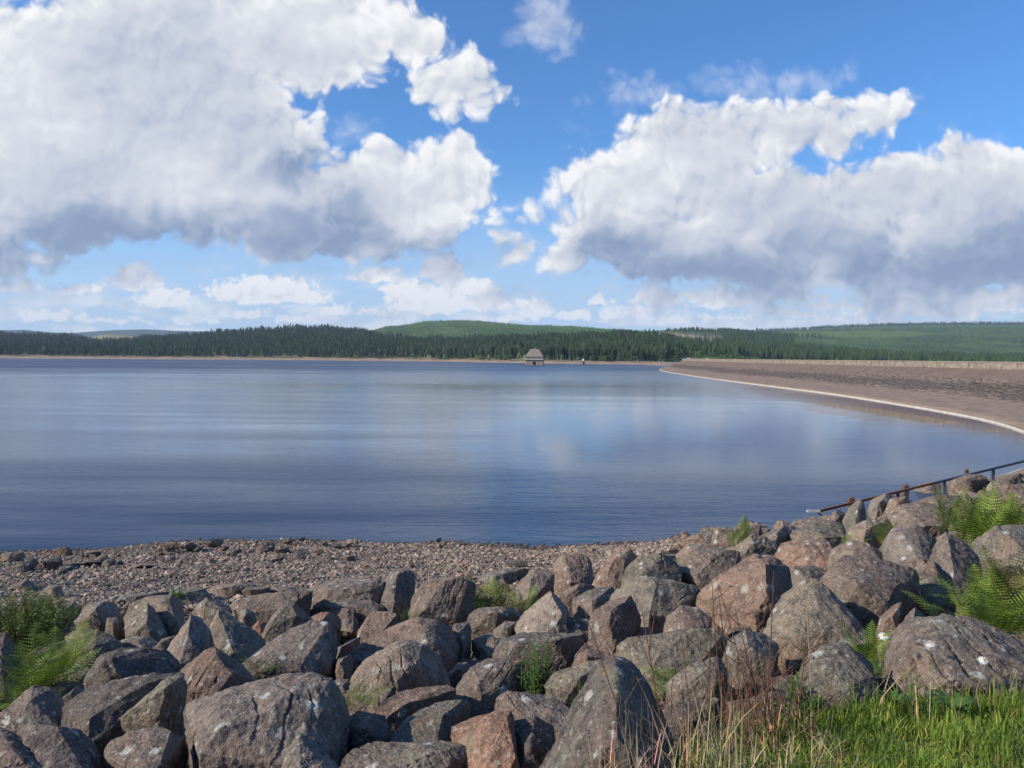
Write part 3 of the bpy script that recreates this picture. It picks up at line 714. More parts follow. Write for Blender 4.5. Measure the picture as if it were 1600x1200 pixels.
def van(px, Dm, w_):
    x = (px-800)/F*Dm
    t_ = empty('van', (x, Dm, 4.6)); t_.scale = (.62, .62, .62); tag(t_, 'tiny white van on the far end of the dam, %s of the pair' % w_, 'van', 'white vans on the far end of the dam')
    m_ = MB(); m_.box((-2.4, -1, .4), (1.3, 1, 2.6)); m_.add([(1.3,-1,.4),(2.5,-1,.4),(2.5,1,.4),(1.3,1,.4),(1.3,-1,2.5),(1.75,-1,1.5),(1.75,1,1.5),(1.3,1,2.5),(2.5,-1,1.25),(2.5,1,1.25)],
        [(0,1,8,5),(0,5,4),(3,6,9,2),(3,7,6),(4,5,6,7),(5,8,9,6),(1,2,9,8),(0,3,2,1)]); m_.build('body', simple_mat('white_paint', (.8, .8, .8), .4), t_)
    for sx in (-1.5, 1.5):
        for sy in (-1.0, .8): 
            m_ = MB(); m_.tube([(sx, sy, .4), (sx, sy+.2, .4)], .4, 10); m_.build('wheel', simple_mat('tyre', (.03, .03, .03)), t_)
van(1106, 590, 'the right one'); van(1077, 575, 'the left one')

# ---------------------------------------------------------------- haze
mh = bpy.data.materials.new('thin_air_haze'); mh.use_nodes = True; mh.node_tree.nodes.clear(); n_ = N(mh.node_tree)
pv = n_.n('ShaderNodeVolumePrincipled'); pv.inputs['Color'].default_value = (.62, .78, 1.0, 1); pv.inputs['Density'].default_value = HAZE
pv.inputs['Anisotropy'].default_value = .1
n_.l.new(pv.outputs[0], n_.n('ShaderNodeOutputMaterial').inputs['Volume'])
m_ = MB(); m_.box((-8200, -120, -60), (8200, 9800, 420)); hz_ = m_.build('haze', mh); hz_['kind'] = 'stuff'; hz_['label'] = 'thin blue summer haze over the lake and hills'

# ---------------------------------------------------------------- rocks
def rock_material():
    m_, n_, b = material('weathered_whinstone', .92)
    oi = n_.n('ShaderNodeObjectInfo'); rnd = oi.outputs['Random']
    off = n_.xyz(n_.m('MULTIPLY', rnd, 37.0), n_.m('MULTIPLY', rnd, 91.0), n_.m('MULTIPLY', rnd, 53.0))
    co = n_.v('ADD', objco(n_), off)
    nL = n_.noise(co, 1.6, 4, .6); nM = n_.noise(co, 9, 5, .65); nF = n_.noise(co, 55, 4, .7)
    c = n_.mix(n_.ss(nL, .32, .68), (.150, .117, .095), (.262, .200, .155))
    c = n_.mix(n_.ss(n_.noise(co, 3.1, 5, .62), .52, .74, 0, .6), c, (.26, .15, .10))        # rusty mineral staining
    c = n_.mix(n_.ss(nM, .44, .66, 0, .7), c, (.066, .053, .048))
    c = n_.mix(n_.ss(nF, .50, .70, 0, .55), c, (.42, .36, .30))
    c = n_.mix(n_.ss(nF, .46, .30, 0, .6), c, (.05, .04, .035))
    c = n_.mix(1.0, c, oi.outputs['Color'], 'MULTIPLY')
    geo = n_.n('ShaderNodeNewGeometry'); nz_ = n_.sep(geo.outputs['Normal'])[2]
    # lichen: grey-green film, pale rosettes, small white specks, orange patches
    film = n_.m('MULTIPLY', n_.ss(n_.noise(co, 2.3, 6, .7), .52, .68, 0, .6), n_.ss(nz_, -.2, .6))
    c = n_.mix(film, c, (.23, .225, .16))
    wob = n_.v('MULTIPLY_ADD', n_.v('SUBTRACT', n_.noise(co, 38, 3, .6, 0, True), (.5, .5, .5)), (.06, .06, .06), co)
    for sc, r0_, r1_, thr, colr, amt in ((7.0, .24, .14, .62, (.50, .49, .43), .85), (3.6, .16, .11, .80, (.46, .45, .38), .7), (19.0, .30, .14, .60, (.40, .38, .32), .65), (11.0, .22, .15, .95, (.36, .17, .07), .6), (48.0, .34, .16, .70, (.42, .37, .30), .6), (30.0, .30, .14, .82, (.38, .34, .27), .6)):
        vd = n_.vor(wob, sc, 'F1'); vc = n_.sep(n_.vor(wob, sc, 'F1', out='Color'))
        rad = n_.m('MULTIPLY_ADD', vc[1], .55, .55)
        spot = n_.m('MULTIPLY', n_.ss(n_.m('DIVIDE', vd, rad), r0_+.12, r1_), n_.m('GREATER_THAN', vc[0], thr))
        spot = n_.m('MULTIPLY', spot, n_.ss(n_.m('MULTIPLY_ADD', nF, .5, nM), .45, .70, .35, 1))
        c = n_.mix(n_.m('MULTIPLY', spot, amt), c, colr)
    big_ = n_.m('MULTIPLY', n_.ss(n_.noise(co, 2.9, 6, .68), .66, .72), .65)
    c = n_.mix(big_, c, (.33, .145, .06))
    n_.put(b.inputs['Base Color'], c)
    hh = n_.m('MULTIPLY_ADD', nF, .22, n_.m('MULTIPLY', nM, .8))
    n_.put(b.inputs['Normal'], n_.bump(hh, 1.0, .07))
    return m_
MROCK = rock_material()
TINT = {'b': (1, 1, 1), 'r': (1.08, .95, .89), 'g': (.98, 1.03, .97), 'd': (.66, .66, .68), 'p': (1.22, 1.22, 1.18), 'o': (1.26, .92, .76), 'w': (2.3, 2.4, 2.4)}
def refine(v, f, L):
    """split long edges until all are shorter than L (vectorised, one midpoint per edge)"""
    v = np.asarray(v, float); f = np.asarray(f, int)
    for _ in range(9):
        e = np.sort(np.concatenate([f[:, [0, 1]], f[:, [1, 2]], f[:, [2, 0]]]), 1)
        key = e[:, 0]*10**7+e[:, 1]; uq, inv = np.unique(key, return_inverse=True)
        ea = uq//10**7; eb = uq % 10**7; ln = np.linalg.norm(v[ea]-v[eb], axis=1); sp = ln > L
        if not sp.any(): break
        idx = np.full(len(uq), -1); idx[sp] = len(v)+np.arange(sp.sum())
        v = np.concatenate([v, (v[ea[sp]]+v[eb[sp]])/2])
        n = len(f); m01, m12, m20 = idx[inv[:n]], idx[inv[n:2*n]], idx[inv[2*n:]]
        out = []
        c = (m01 >= 0)*1+(m12 >= 0)*2+(m20 >= 0)*4
        a, b_, d = f[:, 0], f[:, 1], f[:, 2]
        def add(mask, *tris):
            for t_ in tris: out.append(np.stack([x[mask] for x in t_], 1))
        add(c == 0, (a, b_, d))
        add(c == 7, (a, m01, m20), (m01, b_, m12), (m20, m12, d), (m01, m12, m20))
        add(c == 1, (a, m01, d), (m01, b_, d)); add(c == 2, (a, b_, m12), (a, m12, d)); add(c == 4, (a, b_, m20), (m20, b_, d))
        add(c == 3, (m01, b_, m12), (a, m01, m12), (a, m12, d)); add(c == 6, (m20, m12, d), (a, b_, m12), (a, m12, m20)); add(c == 5, (a, m01, m20), (m01, b_, d), (m01, d, m20))
        f = np.concatenate(out)
    return v, f
def hull(points):
    bm = bmesh.new()
    for p in points: bm.verts.new(p)
    r = bmesh.ops.convex_hull(bm, input=bm.verts)
    bmesh.ops.delete(bm, geom=list({g_ for g_ in r['geom_interior']+r['geom_unused'] if isinstance(g_, bmesh.types.BMVert)}), context='VERTS')
    bmesh.ops.triangulate(bm, faces=bm.faces)
    bm.verts.index_update(); v = np.array([v_.co[:] for v_ in bm.verts]); f = np.array([[x.index for x in q.verts] for q in bm.faces]); bm.free()
    return v, f
def facet(v, f, rng, n, lo, hi, bias=.5):
    """cleave flat fracture planes off a convex stone"""
    bm = bmesh.new(); vs = [bm.verts.new(p) for p in v]
    for t_ in f: bm.faces.new([vs[i] for i in t_])
    for k in range(n):
        P_ = np.array([q.co[:] for q in bm.verts]); c = (P_.max(0)+P_.min(0))/2; sc = (P_.max(0)-P_.min(0))/2+1e-6
        d = rng.normal(size=3); d[1] -= bias; d[2] = d[2]*.7+.25; d /= np.linalg.norm(d); s_ = ((P_-c)/sc)@d
        lim = s_.max()-rng.uniform(lo, hi)*(s_.max()-s_.min())*.5; nn_ = d/sc; co_ = c + d*sc*lim/(d@d)
        r = bmesh.ops.bisect_plane(bm, geom=bm.verts[:]+bm.edges[:]+bm.faces[:], plane_co=co_.tolist(), plane_no=(nn_/np.linalg.norm(nn_)).tolist(), clear_outer=True)
        if len(bm.verts) < 8: break
    pts = [tuple(q.co) for q in bm.verts]; bm.free()
    return hull(pts)
def vnormals(v, f):
    fn = np.cross(v[f[:, 1]]-v[f[:, 0]], v[f[:, 2]]-v[f[:, 0]]); n = np.zeros_like(v)
    for k in range(3): np.add.at(n, f[:, k], fn)
    return n/(np.linalg.norm(n, axis=1, keepdims=True)+1e-12)
def chop(v, rng, n, depth):
    """knock random corners off a point cloud hull by clamping against planes"""
    c = v.mean(0); ext = np.abs(v-c).max()
    for _ in range(n):
        d = rng.normal(size=3); d /= np.linalg.norm(d); s = (v-c)@d; lim = s.max()*(1-depth*rng.uniform(.4, 1)); m = s > lim
        v[m] -= np.outer((s[m]-lim), d)
    return v
def relax(v, f, w_, n=1):
    e = np.concatenate([f[:, [0, 1]], f[:, [1, 2]], f[:, [2, 0]]])
    for _ in range(n):
        acc = np.zeros_like(v); cnt = np.zeros(len(v)); np.add.at(acc, e[:, 0], v[e[:, 1]]); np.add.at(cnt, e[:, 0], 1)
        v = v*(1-w_) + acc/np.maximum(cnt, 1)[:, None]*w_
    return v
def weather(v, f, size, rng, L, rough=1.0, chops=14):
    v, f = refine(v, f, L)
    c = v.mean(0); sc = np.abs(v-c).max(0)+1e-6
    for k in range(chops):                 # fracture faces
        d = rng.normal(size=3); d[2] = d[2]*.8+.35; d[1] -= .2; d /= np.linalg.norm(d); s_ = ((v-c)/sc)@d
        lim = s_.max()-rng.uniform(.05, .24)*rough; m = s_ > lim
        v[m] -= np.outer((s_[m]-lim)*.96, d)*sc
    nrm = vnormals(v, f); seed = int(rng.integers(1e6)); o = rng.uniform(-50, 50, 3)
    p = v/size+o
    axis_ = rng.normal(size=3); axis_ /= np.linalg.norm(axis_)
    lay = (v@axis_)/size*rng.uniform(4, 8)+fbm(p*1.3, 2, seed)*1.2
    st_ = lay-np.floor(lay); st_ = np.clip(st_*5, 0, 1)-.5                # split bedding planes
    big = fbm(p*1.6, 3, seed+3); rid = np.abs(fbm(p*2.6, 3, seed+5)); md = fbm(p*7, 3, seed+6)
    mask = np.clip(fbm(p*1.1, 2, seed+9)*3-.1, 0, 1)
    hf_ = fbm(p*17, 2, seed+8)
    d = (big*.018 - rid*.050 + .014 + md*.022 + hf_*.014 + st_*.050*mask)*size*rough
    v = v+nrm*d[:, None]
    return v, f
def rock_obj(name, v, f, tint, jit, rng, mat=None):
    c = np.array([(v[:, 0].min()+v[:, 0].max())/2, (v[:, 1].min()+v[:, 1].max())/2, v[:, 2].min()])
    me = mesh_obj(name, v-c, np.asarray(f), mat or MROCK, smooth=True)
    me.data.set_sharp_from_angle(angle=R(13))
    me.location = c; k = rng.uniform(.86, 1.14); h_ = rng.uniform(-.05, .05)
    me.color = (tint[0]*k*(1+h_), tint[1]*k, tint[2]*k*(1-h_), 1)
    return me
FOOT = []                                # (x, y, r) of every traced rock, for filling the gaps
POLY = []
def traced(tint, label, outline, front=(), thick=.55, near=.0):
    rng = np.random.default_rng(abs(hash((round(outline[0][0]*7.3), round(outline[-1][1]*3.1)))) % 2**31)
    mx = sum(p[0] for p in outline)/len(outline); my = sum(p[1] for p in outline)/len(outline)
    outline = [(mx+(x-mx)*1.045, my+(y-my)*(1.04 if y < my else 1.04)) for x, y in outline]
    xs = [p[0] for p in outline]; ys = [p[1] for p in outline]
    cx = (min(xs)+max(xs))/2; yb = max(ys); h0 = hit(cx, min(yb, 1290), .03); d0 = h0[1]-near
    Wm = (max(xs)-min(xs))/F*d0; Hm = (yb-min(ys))/F*d0; size = max(.15, (Wm*Hm)**.5)
    pts = []
    for px, py in outline:
        dg = hit(px, py)[1]; dd = d0 + min(max(0, (dg-d0)*.55), Hm*1.3+.1)*(0.9+.2*rng.random())
        pts.append(pix(px, py, dd))
    top = [p for p in pts]
    for px, py, f_ in front:
        dd = d0 + (hit(px, py)[1]-d0)*.5; dd = min(dd, d0+Hm*1.2) - f_*Wm*(1.4 if f_ > .12 else 1)
        pts.append(pix(px, py, dd))
    base = np.array(top); ctr = base.mean(0)
    for p in base:                        # the hidden back and the buried foot
        q = ctr + (p-ctr)*rng.uniform(.55, .8); q[1] += thick*Wm*rng.uniform(.7, 1.1); q[2] -= .25*Hm
        q[2] = min(q[2], CAM[2]+(p[2]-CAM[2])*(q[1]/p[1])-.02)     # stays behind its own outline
        pts.append(q)
        r_ = ctr + (p-ctr)*.8; r_[2] = min(base[:, 2].min(), ground_z(r_[0], r_[1])[0]-.5); r_[1] += .1*Wm; pts.append(r_)
    if not front:
        q = ctr.copy(); q[1] -= .16*Wm; q[0] -= .1*Wm; q = pix(*( [cx-.12*(max(xs)-min(xs)), (min(ys)*.45+yb*.55)] ), d0 + (Hm*.35) - .12*Wm); pts.append(q)
    v, f = hull([tuple(p) for p in pts]); v, f = facet(v, f, rng, 6, .05, .22, 1.7)
    L = max(.012, .0042*d0)
    v, f = weather(v, f, size, rng, L, .8, 0)
    o = rock_obj('boulder', v, f, TINT[tint], .1, rng)
    tag(o, label, 'boulder', 'boulders of the rip-rap bank')
    FOOT.append((o.location[0], o.location[1], Wm*.45)); POLY.append((outline, d0))
    return o
T = traced
# left part, far to near
T('b', 'low brown boulder with an arched ridge at the gravel edge behind the leafy shrub', [(115,972),(122,955),(140,944),(162,941),(175,947),(184,965),(165,975),(140,979)], [(150,950,.3),(140,972,.3)])
T('b', 'small twin-peaked boulder directly right of the leafy shrub', [(82,968),(88,955),(102,941),(116,940),(122,948),(115,970),(100,975)])
T('p', 'pale tan boulder with a shadowed right side on the gravel behind the shrub', [(64,926),(78,914),(95,915),(96,928),(84,934),(68,932)], [(80,920,.3)])
T('b', 'flat tan slab above the shrub on the gravel at the far left', [(15,915),(42,907),(52,918),(45,924),(25,922)])
T('b', 'broad dark slab speckled with pale lichen right of the shrub', [(105,1030),(104,995),(122,984),(150,984),(178,1002),(190,1015),(165,1026),(130,1032)], [(150,1008,.12)])
T('b', 'small round boulder with a white streak before the arched brown boulder', [(162,978),(168,966),(182,965),(190,972),(184,988),(170,990)])
T('b', 'grey boulder rising behind the pale pyramid boulder at the gravel edge', [(195,965),(208,942),(235,932),(268,930),(280,955),(287,975),(280,990),(255,988),(230,950)], [(262,940,.2),(268,975,.25)])
T('g', 'pale pointed pyramid boulder with a vertical face left of centre', [(196,993),(198,965),(215,950),(228,940),(242,955),(256,988),(235,997),(205,997)], [(224,960,.3),(226,992,.3)])
T('g', 'long low grey slab lying flat against the gravel behind the pyramid boulder', [(168,940),(178,931),(220,928),(262,925),(248,936),(200,943)])
T('b', 'jagged small boulders wedge before the pale pyramid boulder', [(182,1004),(205,996),(228,995),(245,1005),(236,1017),(200,1018)])
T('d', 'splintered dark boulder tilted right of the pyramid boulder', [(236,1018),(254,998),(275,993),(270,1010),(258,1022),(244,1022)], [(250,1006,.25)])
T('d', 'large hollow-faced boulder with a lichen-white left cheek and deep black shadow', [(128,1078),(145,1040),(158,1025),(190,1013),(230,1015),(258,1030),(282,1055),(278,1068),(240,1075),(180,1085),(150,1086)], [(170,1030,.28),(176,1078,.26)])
T('b', 'dark-topped boulder with a black right side behind the lichen-ridged one', [(302,956),(308,945),(325,934),(345,936),(357,950),(367,967),(345,968),(320,965)], [(329,940,.3),(328,962,.28)])
T('g', 'boulder with a lichen-yellow left ridge and brown right face', [(325,1012),(328,985),(336,955),(345,954),(366,972),(395,985),(412,1002),(406,1015),(395,1024),(372,1038),(345,1030)], [(348,975,.15),(341,1010,.22)])
T('b', 'tall pale brown boulder with a slanting top left of the lichen-ridged boulder', [(253,1036),(268,1005),(285,985),(298,962),(312,966),(326,985),(330,1012),(318,1024),(300,1047),(285,1062),(270,1050)], [(295,1000,.2)])
T('r', 'reddish boulder with an orange-tipped peak and black right face', [(272,1107),(275,1075),(285,1048),(305,1030),(322,1017),(335,1014),(355,1030),(372,1040),(386,1050),(398,1065),(372,1082),(345,1094),(320,1112),(290,1114)], [(338,1024,.05),(362,1052,.22),(346,1092,.2),(300,1085,.2)])
T('b', 'small brown boulder in a cluster behind the lichen-ridged boulder, left one', [(372,966),(385,951),(397,957),(401,972),(388,976),(376,974)])
T('o', 'small orange-brown boulder in a cluster behind the lichen-ridged boulder, right one', [(394,980),(405,969),(415,972),(414,988),(400,988)])
T('b', 'long low brown boulder reaching back to the gravel left of centre', [(357,950),(375,935),(400,930),(440,925),(485,924),(480,937),(440,952),(412,968),(380,966),(362,968)], [(420,945,.1)])
T('b', 'flat brown slab at the gravel edge, first of three behind the long low boulder', [(318,925),(340,914),(380,910),(398,915),(385,925),(345,932)])
T('b', 'flat brown slab at the gravel edge, middle of three behind the long low boulder', [(366,924),(385,916),(420,918),(416,930),(385,933)])
T('b', 'flat brown slab at the gravel edge, third of three behind the long low boulder', [(414,925),(430,917),(455,917),(480,925),(452,931),(422,931)])
T('b', 'dull brown wedge-shaped boulder low beside the leafy weed on the gravel edge', [(262,935),(280,922),(318,920),(326,932),(312,943),(280,944)])
T('g', 'steep pale peak-shaped boulder with a weathered lichen summit', [(410,990),(425,965),(440,948),(450,938),(460,942),(475,958),(488,970),(480,980),(462,988),(432,1002),(416,1004)], [(452,960,.25),(440,992,.22)])
T('p', 'little pale boulder with a black right side behind the peak-shaped boulder', [(460,938),(472,930),(481,937),(488,951),(474,953),(464,948)], [(474,936,.3)])
T('b', 'large smooth-faced brown boulder with an overhanging crack at centre left', [(375,1042),(395,1025),(430,1005),(455,985),(485,973),(510,974),(520,985),(520,1015),(514,1044),(490,1058),(455,1064),(415,1062),(388,1056)], [(470,1010,.12),(512,1030,.15)])
T('b', 'broad mottled boulder at the gravel edge left of the split boulder', [(484,942),(486,920),(500,910),(540,904),(570,906),(597,906),(597,930),(594,948),(560,955),(520,957),(494,954)], [(520,925,.22),(575,922,.2),(545,950,.2)])
T('b', 'long thin slab lying in front of the broad mottled boulder', [(480,955),(510,945),(545,938),(580,940),(597,950),(580,957),(540,958),(500,961)], [(540,955,.12)])
T('b', 'upright split boulder with a big black right face at the gravel edge', [(594,945),(598,912),(612,896),(625,889),(640,892),(648,900),(647,918),(636,928),(624,956),(600,958)], [(622,897,.32),(597,953,.32),(612,955,.3)])
T('o', 'small rust-orange boulder tucked under the long thin slab', [(484,966),(502,957),(522,957),(532,970),(530,980),(510,982),(490,976)])
T('r', 'brown boulder with a white lichen ring left of the small ferns', [(558,990),(574,965),(584,954),(602,956),(618,958),(618,975),(604,987),(580,1002),(562,1002)], [(590,968,.12)])
T('b', 'thin tilted slab resting against the ring-lichened boulder', [(518,1017),(545,1004),(562,995),(554,1011),(525,1024)])
T('r', 'long reddish boulder with a dark grey right flank in the middle of the bank', [(545,1030),(560,1010),(590,990),(620,978),(650,966),(680,971),(702,982),(713,1010),(706,1027),(690,1037),(640,1036),(585,1034),(560,1040)], [(610,998,.1),(665,992,.15),(675,1028,.22)])
T('b', 'small square boulder right of the long reddish boulder', [(703,995),(710,976),(732,973),(737,990),(736,1005),(718,1018),(708,1008)], [(716,990,.2)])
T('p', 'big pale boulder with a diagonal ridge in the middle foreground', [(543,1086),(552,1060),(570,1035),(595,1018),(620,1005),(640,1003),(665,1010),(688,1030),(700,1058),(703,1067),(685,1077),(655,1084),(620,1092),(575,1094)], [(625,1015,.05),(652,1072,.26),(600,1050,.2),(565,1080,.2)])
T('r', 'flat-topped red-brown boulder below the big pale ridged boulder', [(582,1117),(600,1095),(640,1078),(698,1072),(710,1078),(710,1095),(690,1103),(655,1113),(620,1132),(595,1131)], [(640,1100,.15)])
T('g', 'smooth greenish-topped boulder with a reddish lower face at bottom centre', [(610,1168),(618,1145),(640,1120),(680,1100),(720,1096),(735,1102),(727,1117),(712,1132),(706,1162),(690,1174),(650,1178)], [(640,1128,.12),(710,1116,.16),(700,1168,.12)])
T('b', 'long low boulder along the bottom edge left of the orange-lichened one', [(525,1210),(540,1178),(570,1162),(620,1160),(700,1160),(725,1165),(735,1180),(737,1225),(600,1235),(530,1225)], [(600,1180,.1),(690,1175,.1)])
T('o', 'blocky boulder blotched with orange lichen beside a black cleft at bottom centre', [(708,1137),(735,1125),(770,1114),(798,1111),(802,1130),(808,1200),(812,1230),(745,1232),(735,1197),(716,1165)], [(792,1122,.15),(800,1195,.25),(745,1140,.1)])
T('b', 'broad boulder with a pale grey lichen disc above the black cleft', [(774,1115),(778,1092),(795,1082),(830,1087),(870,1094),(888,1110),(905,1125),(888,1150),(862,1172),(830,1162),(805,1137),(790,1112)], [(800,1092,.12),(850,1118,.2)])
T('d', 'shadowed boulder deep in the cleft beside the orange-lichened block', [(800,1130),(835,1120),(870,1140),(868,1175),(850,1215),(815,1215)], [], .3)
T('b', 'smooth rounded boulder with an orange lichen spot left of the leafy willowherb', [(710,1092),(720,1065),(735,1045),(760,1031),(790,1027),(815,1034),(820,1060),(812,1080),(785,1092),(760,1097),(738,1108),(726,1097)], [(750,1060,.18)])
T('b', 'small brown boulder between the pale ridged boulder and the smooth rounded one', [(699,1053),(715,1037),(730,1035),(737,1046),(722,1060),(707,1064)])
# middle
T('p', 'pale pyramid boulder with streaked sloping face right of the bright fern', [(806,980),(820,958),(842,940),(860,925),(870,933),(886,950),(895,977),(893,992),(870,995),(840,998),(812,993)], [(864,934,.08),(862,975,.28),(830,975,.2)])
T('b', 'squat boulder with a thin dark undercut below the pyramid boulder', [(773,1022),(785,1000),(815,991),(860,990),(912,991),(913,1002),(900,1018),(865,1028),(830,1034),(790,1037)], [(805,1005,.15),(870,1004,.22)])
T('b', 'small orange-spotted boulder at the foot of the bright fern', [(730,977),(735,960),(750,951),(780,948),(806,950),(814,960),(800,970),(785,977),(760,982)], [(765,962,.2)])
T('b', 'little boulder wedged below the fern-foot boulder', [(772,985),(790,971),(808,972),(812,988),(795,996),(778,996)])
T('b', 'broad pink-grey boulder left of the bright fern', [(640,957),(648,930),(663,910),(690,904),(720,904),(742,914),(740,940),(732,957),(700,967),(665,970),(648,964)], [(698,915,.12),(655,955,.22),(700,955,.28)])
T('b', 'boulder with a dark rough right face standing right of the bright fern', [(788,942),(805,915),(820,898),(835,889),(855,891),(865,898),(864,920),(850,937),(832,947),(815,954),(800,952)], [(830,903,.15),(822,948,.28)])
T('b', 'low brown boulder behind the bright fern at the gravel edge', [(748,905),(765,893),(800,888),(826,890),(818,902),(790,910),(765,912)])
T('r', 'low reddish boulder between the pyramid boulder and the beach', [(866,937),(885,922),(905,912),(930,915),(934,930),(915,938),(882,944)], [(900,925,.18)])
T('r', 'flat-topped pinkish boulder against the gravel, left of the tall sloping one', [(863,908),(866,880),(880,866),(905,868),(926,875),(928,905),(895,918)], [(890,890,.2)])
T('r', 'tall sloping pinkish boulder overlooking the gravel beach', [(918,918),(935,890),(955,868),(970,855),(985,859),(998,880),(992,897),(970,908),(950,928),(930,926)], [(960,876,.2),(950,915,.2)])
T('g', 'pale boulder with a hollow red patch on its front', [(968,912),(978,890),(1000,869),(1030,867),(1048,874),(1064,890),(1063,917),(1040,922),(1010,927),(978,927)], [(1010,890,.2),(1045,908,.2)])
T('r', 'rust-red fronted block with a grey slanting top', [(920,1008),(922,975),(928,955),(955,940),(985,932),(992,945),(999,965),(992,988),(975,1003),(950,1013)], [(928,965,.15),(965,950,.25),(968,1000,.25)])
T('g', 'large grey block with a pale flat top and dark grooved right face', [(950,960),(960,930),(985,905),(1010,901),(1045,907),(1089,918),(1087,950),(1065,962),(1042,977),(1030,992),(1005,988),(980,978)], [(1048,925,.25),(1030,985,.25),(980,935,.12)])
T('b', 'rounded brown boulder between the pyramid boulder and the rust-red block', [(893,952),(898,935),(925,921),(955,917),(967,932),(948,952),(925,967),(905,967)])
T('d', 'small dark cube-shaped boulder left of the rounded pinkish one', [(988,985),(989,970),(1006,966),(1009,984)])
T('g', 'flat rectangular boulder below the dark cube-shaped one', [(967,1002),(968,984),(1012,980),(1017,990),(1012,1000),(990,1003)])
T('r', 'rounded pinkish boulder before the dark grooved block', [(1037,1002),(1042,965),(1065,946),(1090,951),(1110,965),(1112,992),(1095,1012),(1060,1015)], [(1070,975,.15)])
T('r', 'big red boulder with a near-black right face behind the dead stalks', [(1088,957),(1092,930),(1120,905),(1150,885),(1178,870),(1205,871),(1229,888),(1233,920),(1240,950),(1215,977),(1190,972),(1150,967),(1120,967)], [(1196,882,.2),(1199,968,.32),(1130,930,.12)])
T('b', 'long flat slab with a black notch behind the big red boulder', [(1048,887),(1080,870),(1120,862),(1160,861),(1157,880),(1135,896),(1100,905),(1060,902)], [(1100,888,.12)])
T('b', 'low boulder at the water end of the bank left of the small tall fern', [(1058,867),(1075,852),(1100,849),(1126,855),(1122,870),(1085,876)])
T('g', 'speckled grey boulder right of the small tall fern', [(1133,872),(1150,855),(1175,837),(1195,840),(1215,854),(1222,868),(1200,876),(1160,880)], [(1175,855,.2)])
T('r', 'smooth red-topped boulder in the upper middle of the bank', [(1213,872),(1222,850),(1250,843),(1290,843),(1308,862),(1311,882),(1290,892),(1250,888),(1225,888)], [(1265,862,.15)])
T('b', 'flat slab below the smooth red-topped boulder', [(1223,902),(1240,886),(1275,885),(1302,895),(1300,912),(1270,927),(1240,924)], [(1258,903,.15)])
T('g', 'tall pale grey boulder with a ragged crest right of the dead stalks', [(1190,1003),(1210,985),(1230,958),(1246,925),(1265,904),(1290,920),(1312,940),(1332,965),(1352,985),(1350,1003),(1300,1015),(1240,1018)], [(1262,935,.12),(1285,990,.25),(1225,995,.15)])
T('b', 'very wide mottled boulder with a white lichen ring in the right middle', [(1283,912),(1300,885),(1320,870),(1360,872),(1400,884),(1432,894),(1442,898),(1436,925),(1430,942),(1400,948),(1375,967),(1360,988),(1330,974),(1300,948),(1285,937)], [(1340,915,.22),(1400,915,.15)])
T('r', 'upright pinkish boulder jammed under the very wide mottled boulder', [(1372,992),(1376,965),(1395,948),(1409,942),(1410,965),(1403,987),(1400,1002),(1378,1002)])
T('d', 'dark boulder with an orange lichen patch left of the large fern thicket', [(1428,940),(1433,900),(1460,879),(1486,903),(1494,935),(1480,957),(1460,965),(1445,954)], [(1462,915,.15)])
T('b', 'dark narrow boulder leaning in the hollow below the orange-patched one', [(1412,1000),(1415,965),(1430,950),(1448,965),(1440,990),(1425,1005)], [], .35)
T('b', 'very large long boulder at the right edge with grass at its foot', [(1398,1008),(1420,985),(1440,973),(1475,964),(1520,967),(1560,990),(1600,1010),(1640,1030),(1645,1090),(1560,1085),(1480,1085),(1405,1070)], [(1480,1000,.22),(1560,1040,.25),(1450,1050,.25)])
T('b', 'tall dark flat-faced boulder in the right middle with a crack on its right', [(1383,883),(1384,845),(1395,828),(1430,819),(1455,836),(1464,850),(1459,872),(1452,897),(1420,896),(1395,892)], [(1400,840,.2),(1445,850,.2),(1445,890,.2)])
T('b', 'mottled boulder cresting the bank above the tall flat-faced boulder', [(1398,828),(1390,805),(1405,791),(1430,784),(1460,789),(1480,805),(1484,822),(1462,834)], [(1430,808,.15)])
T('b', 'wedge-shaped boulder left of the large fern at the right', [(1450,900),(1462,855),(1478,834),(1505,848),(1528,870),(1532,890),(1512,907),(1500,935),(1478,905)], [(1485,870,.2)])
T('g', 'rounded speckled boulder at the right edge between two fern thickets', [(1536,875),(1540,842),(1555,825),(1580,820),(1628,825),(1645,850),(1635,895),(1560,885)], [(1575,845,.2)])
T('b', 'sloping grey boulder left of the tall dark flat-faced boulder', [(1298,884),(1310,855),(1330,845),(1355,850),(1380,865),(1390,885),(1386,897),(1350,897),(1320,892)], [(1335,868,.15)])
T('b', 'flat-topped boulder just under the grey part of the railing', [(1428,768),(1438,758),(1460,753),(1476,759),(1492,768),(1470,777),(1437,778)], [(1455,764,.2)])
T('r', 'red-brown boulder beside the railing at the top right', [(1488,768),(1491,750),(1510,742),(1530,741),(1545,748),(1537,762),(1515,770)], [(1508,752,.25)])
T('g', 'pointed boulder rising across the rusty rail', [(1318,814),(1330,790),(1345,780),(1353,790),(1355,810),(1340,820)], [(1340,795,.2)])
T('p', 'pale smooth boulder under the middle of the rusty rail', [(1360,797),(1368,778),(1385,771),(1402,778),(1402,797),(1380,803)])
T('r', 'pinkish boulder with a dark right side below the rusty posts', [(1384,800),(1392,780),(1415,776),(1426,786),(1424,798),(1405,804)], [(1410,785,.25)])
T('b', 'small dark boulder at the foot of the rusty rail', [(1298,810),(1305,798),(1317,796),(1323,806),(1312,813)])
T('b', 'folded-looking boulder right of the pinkish one near the railing', [(1424,798),(1435,782),(1465,773),(1498,776),(1503,792),(1470,803),(1440,808)], [(1465,785,.15)])
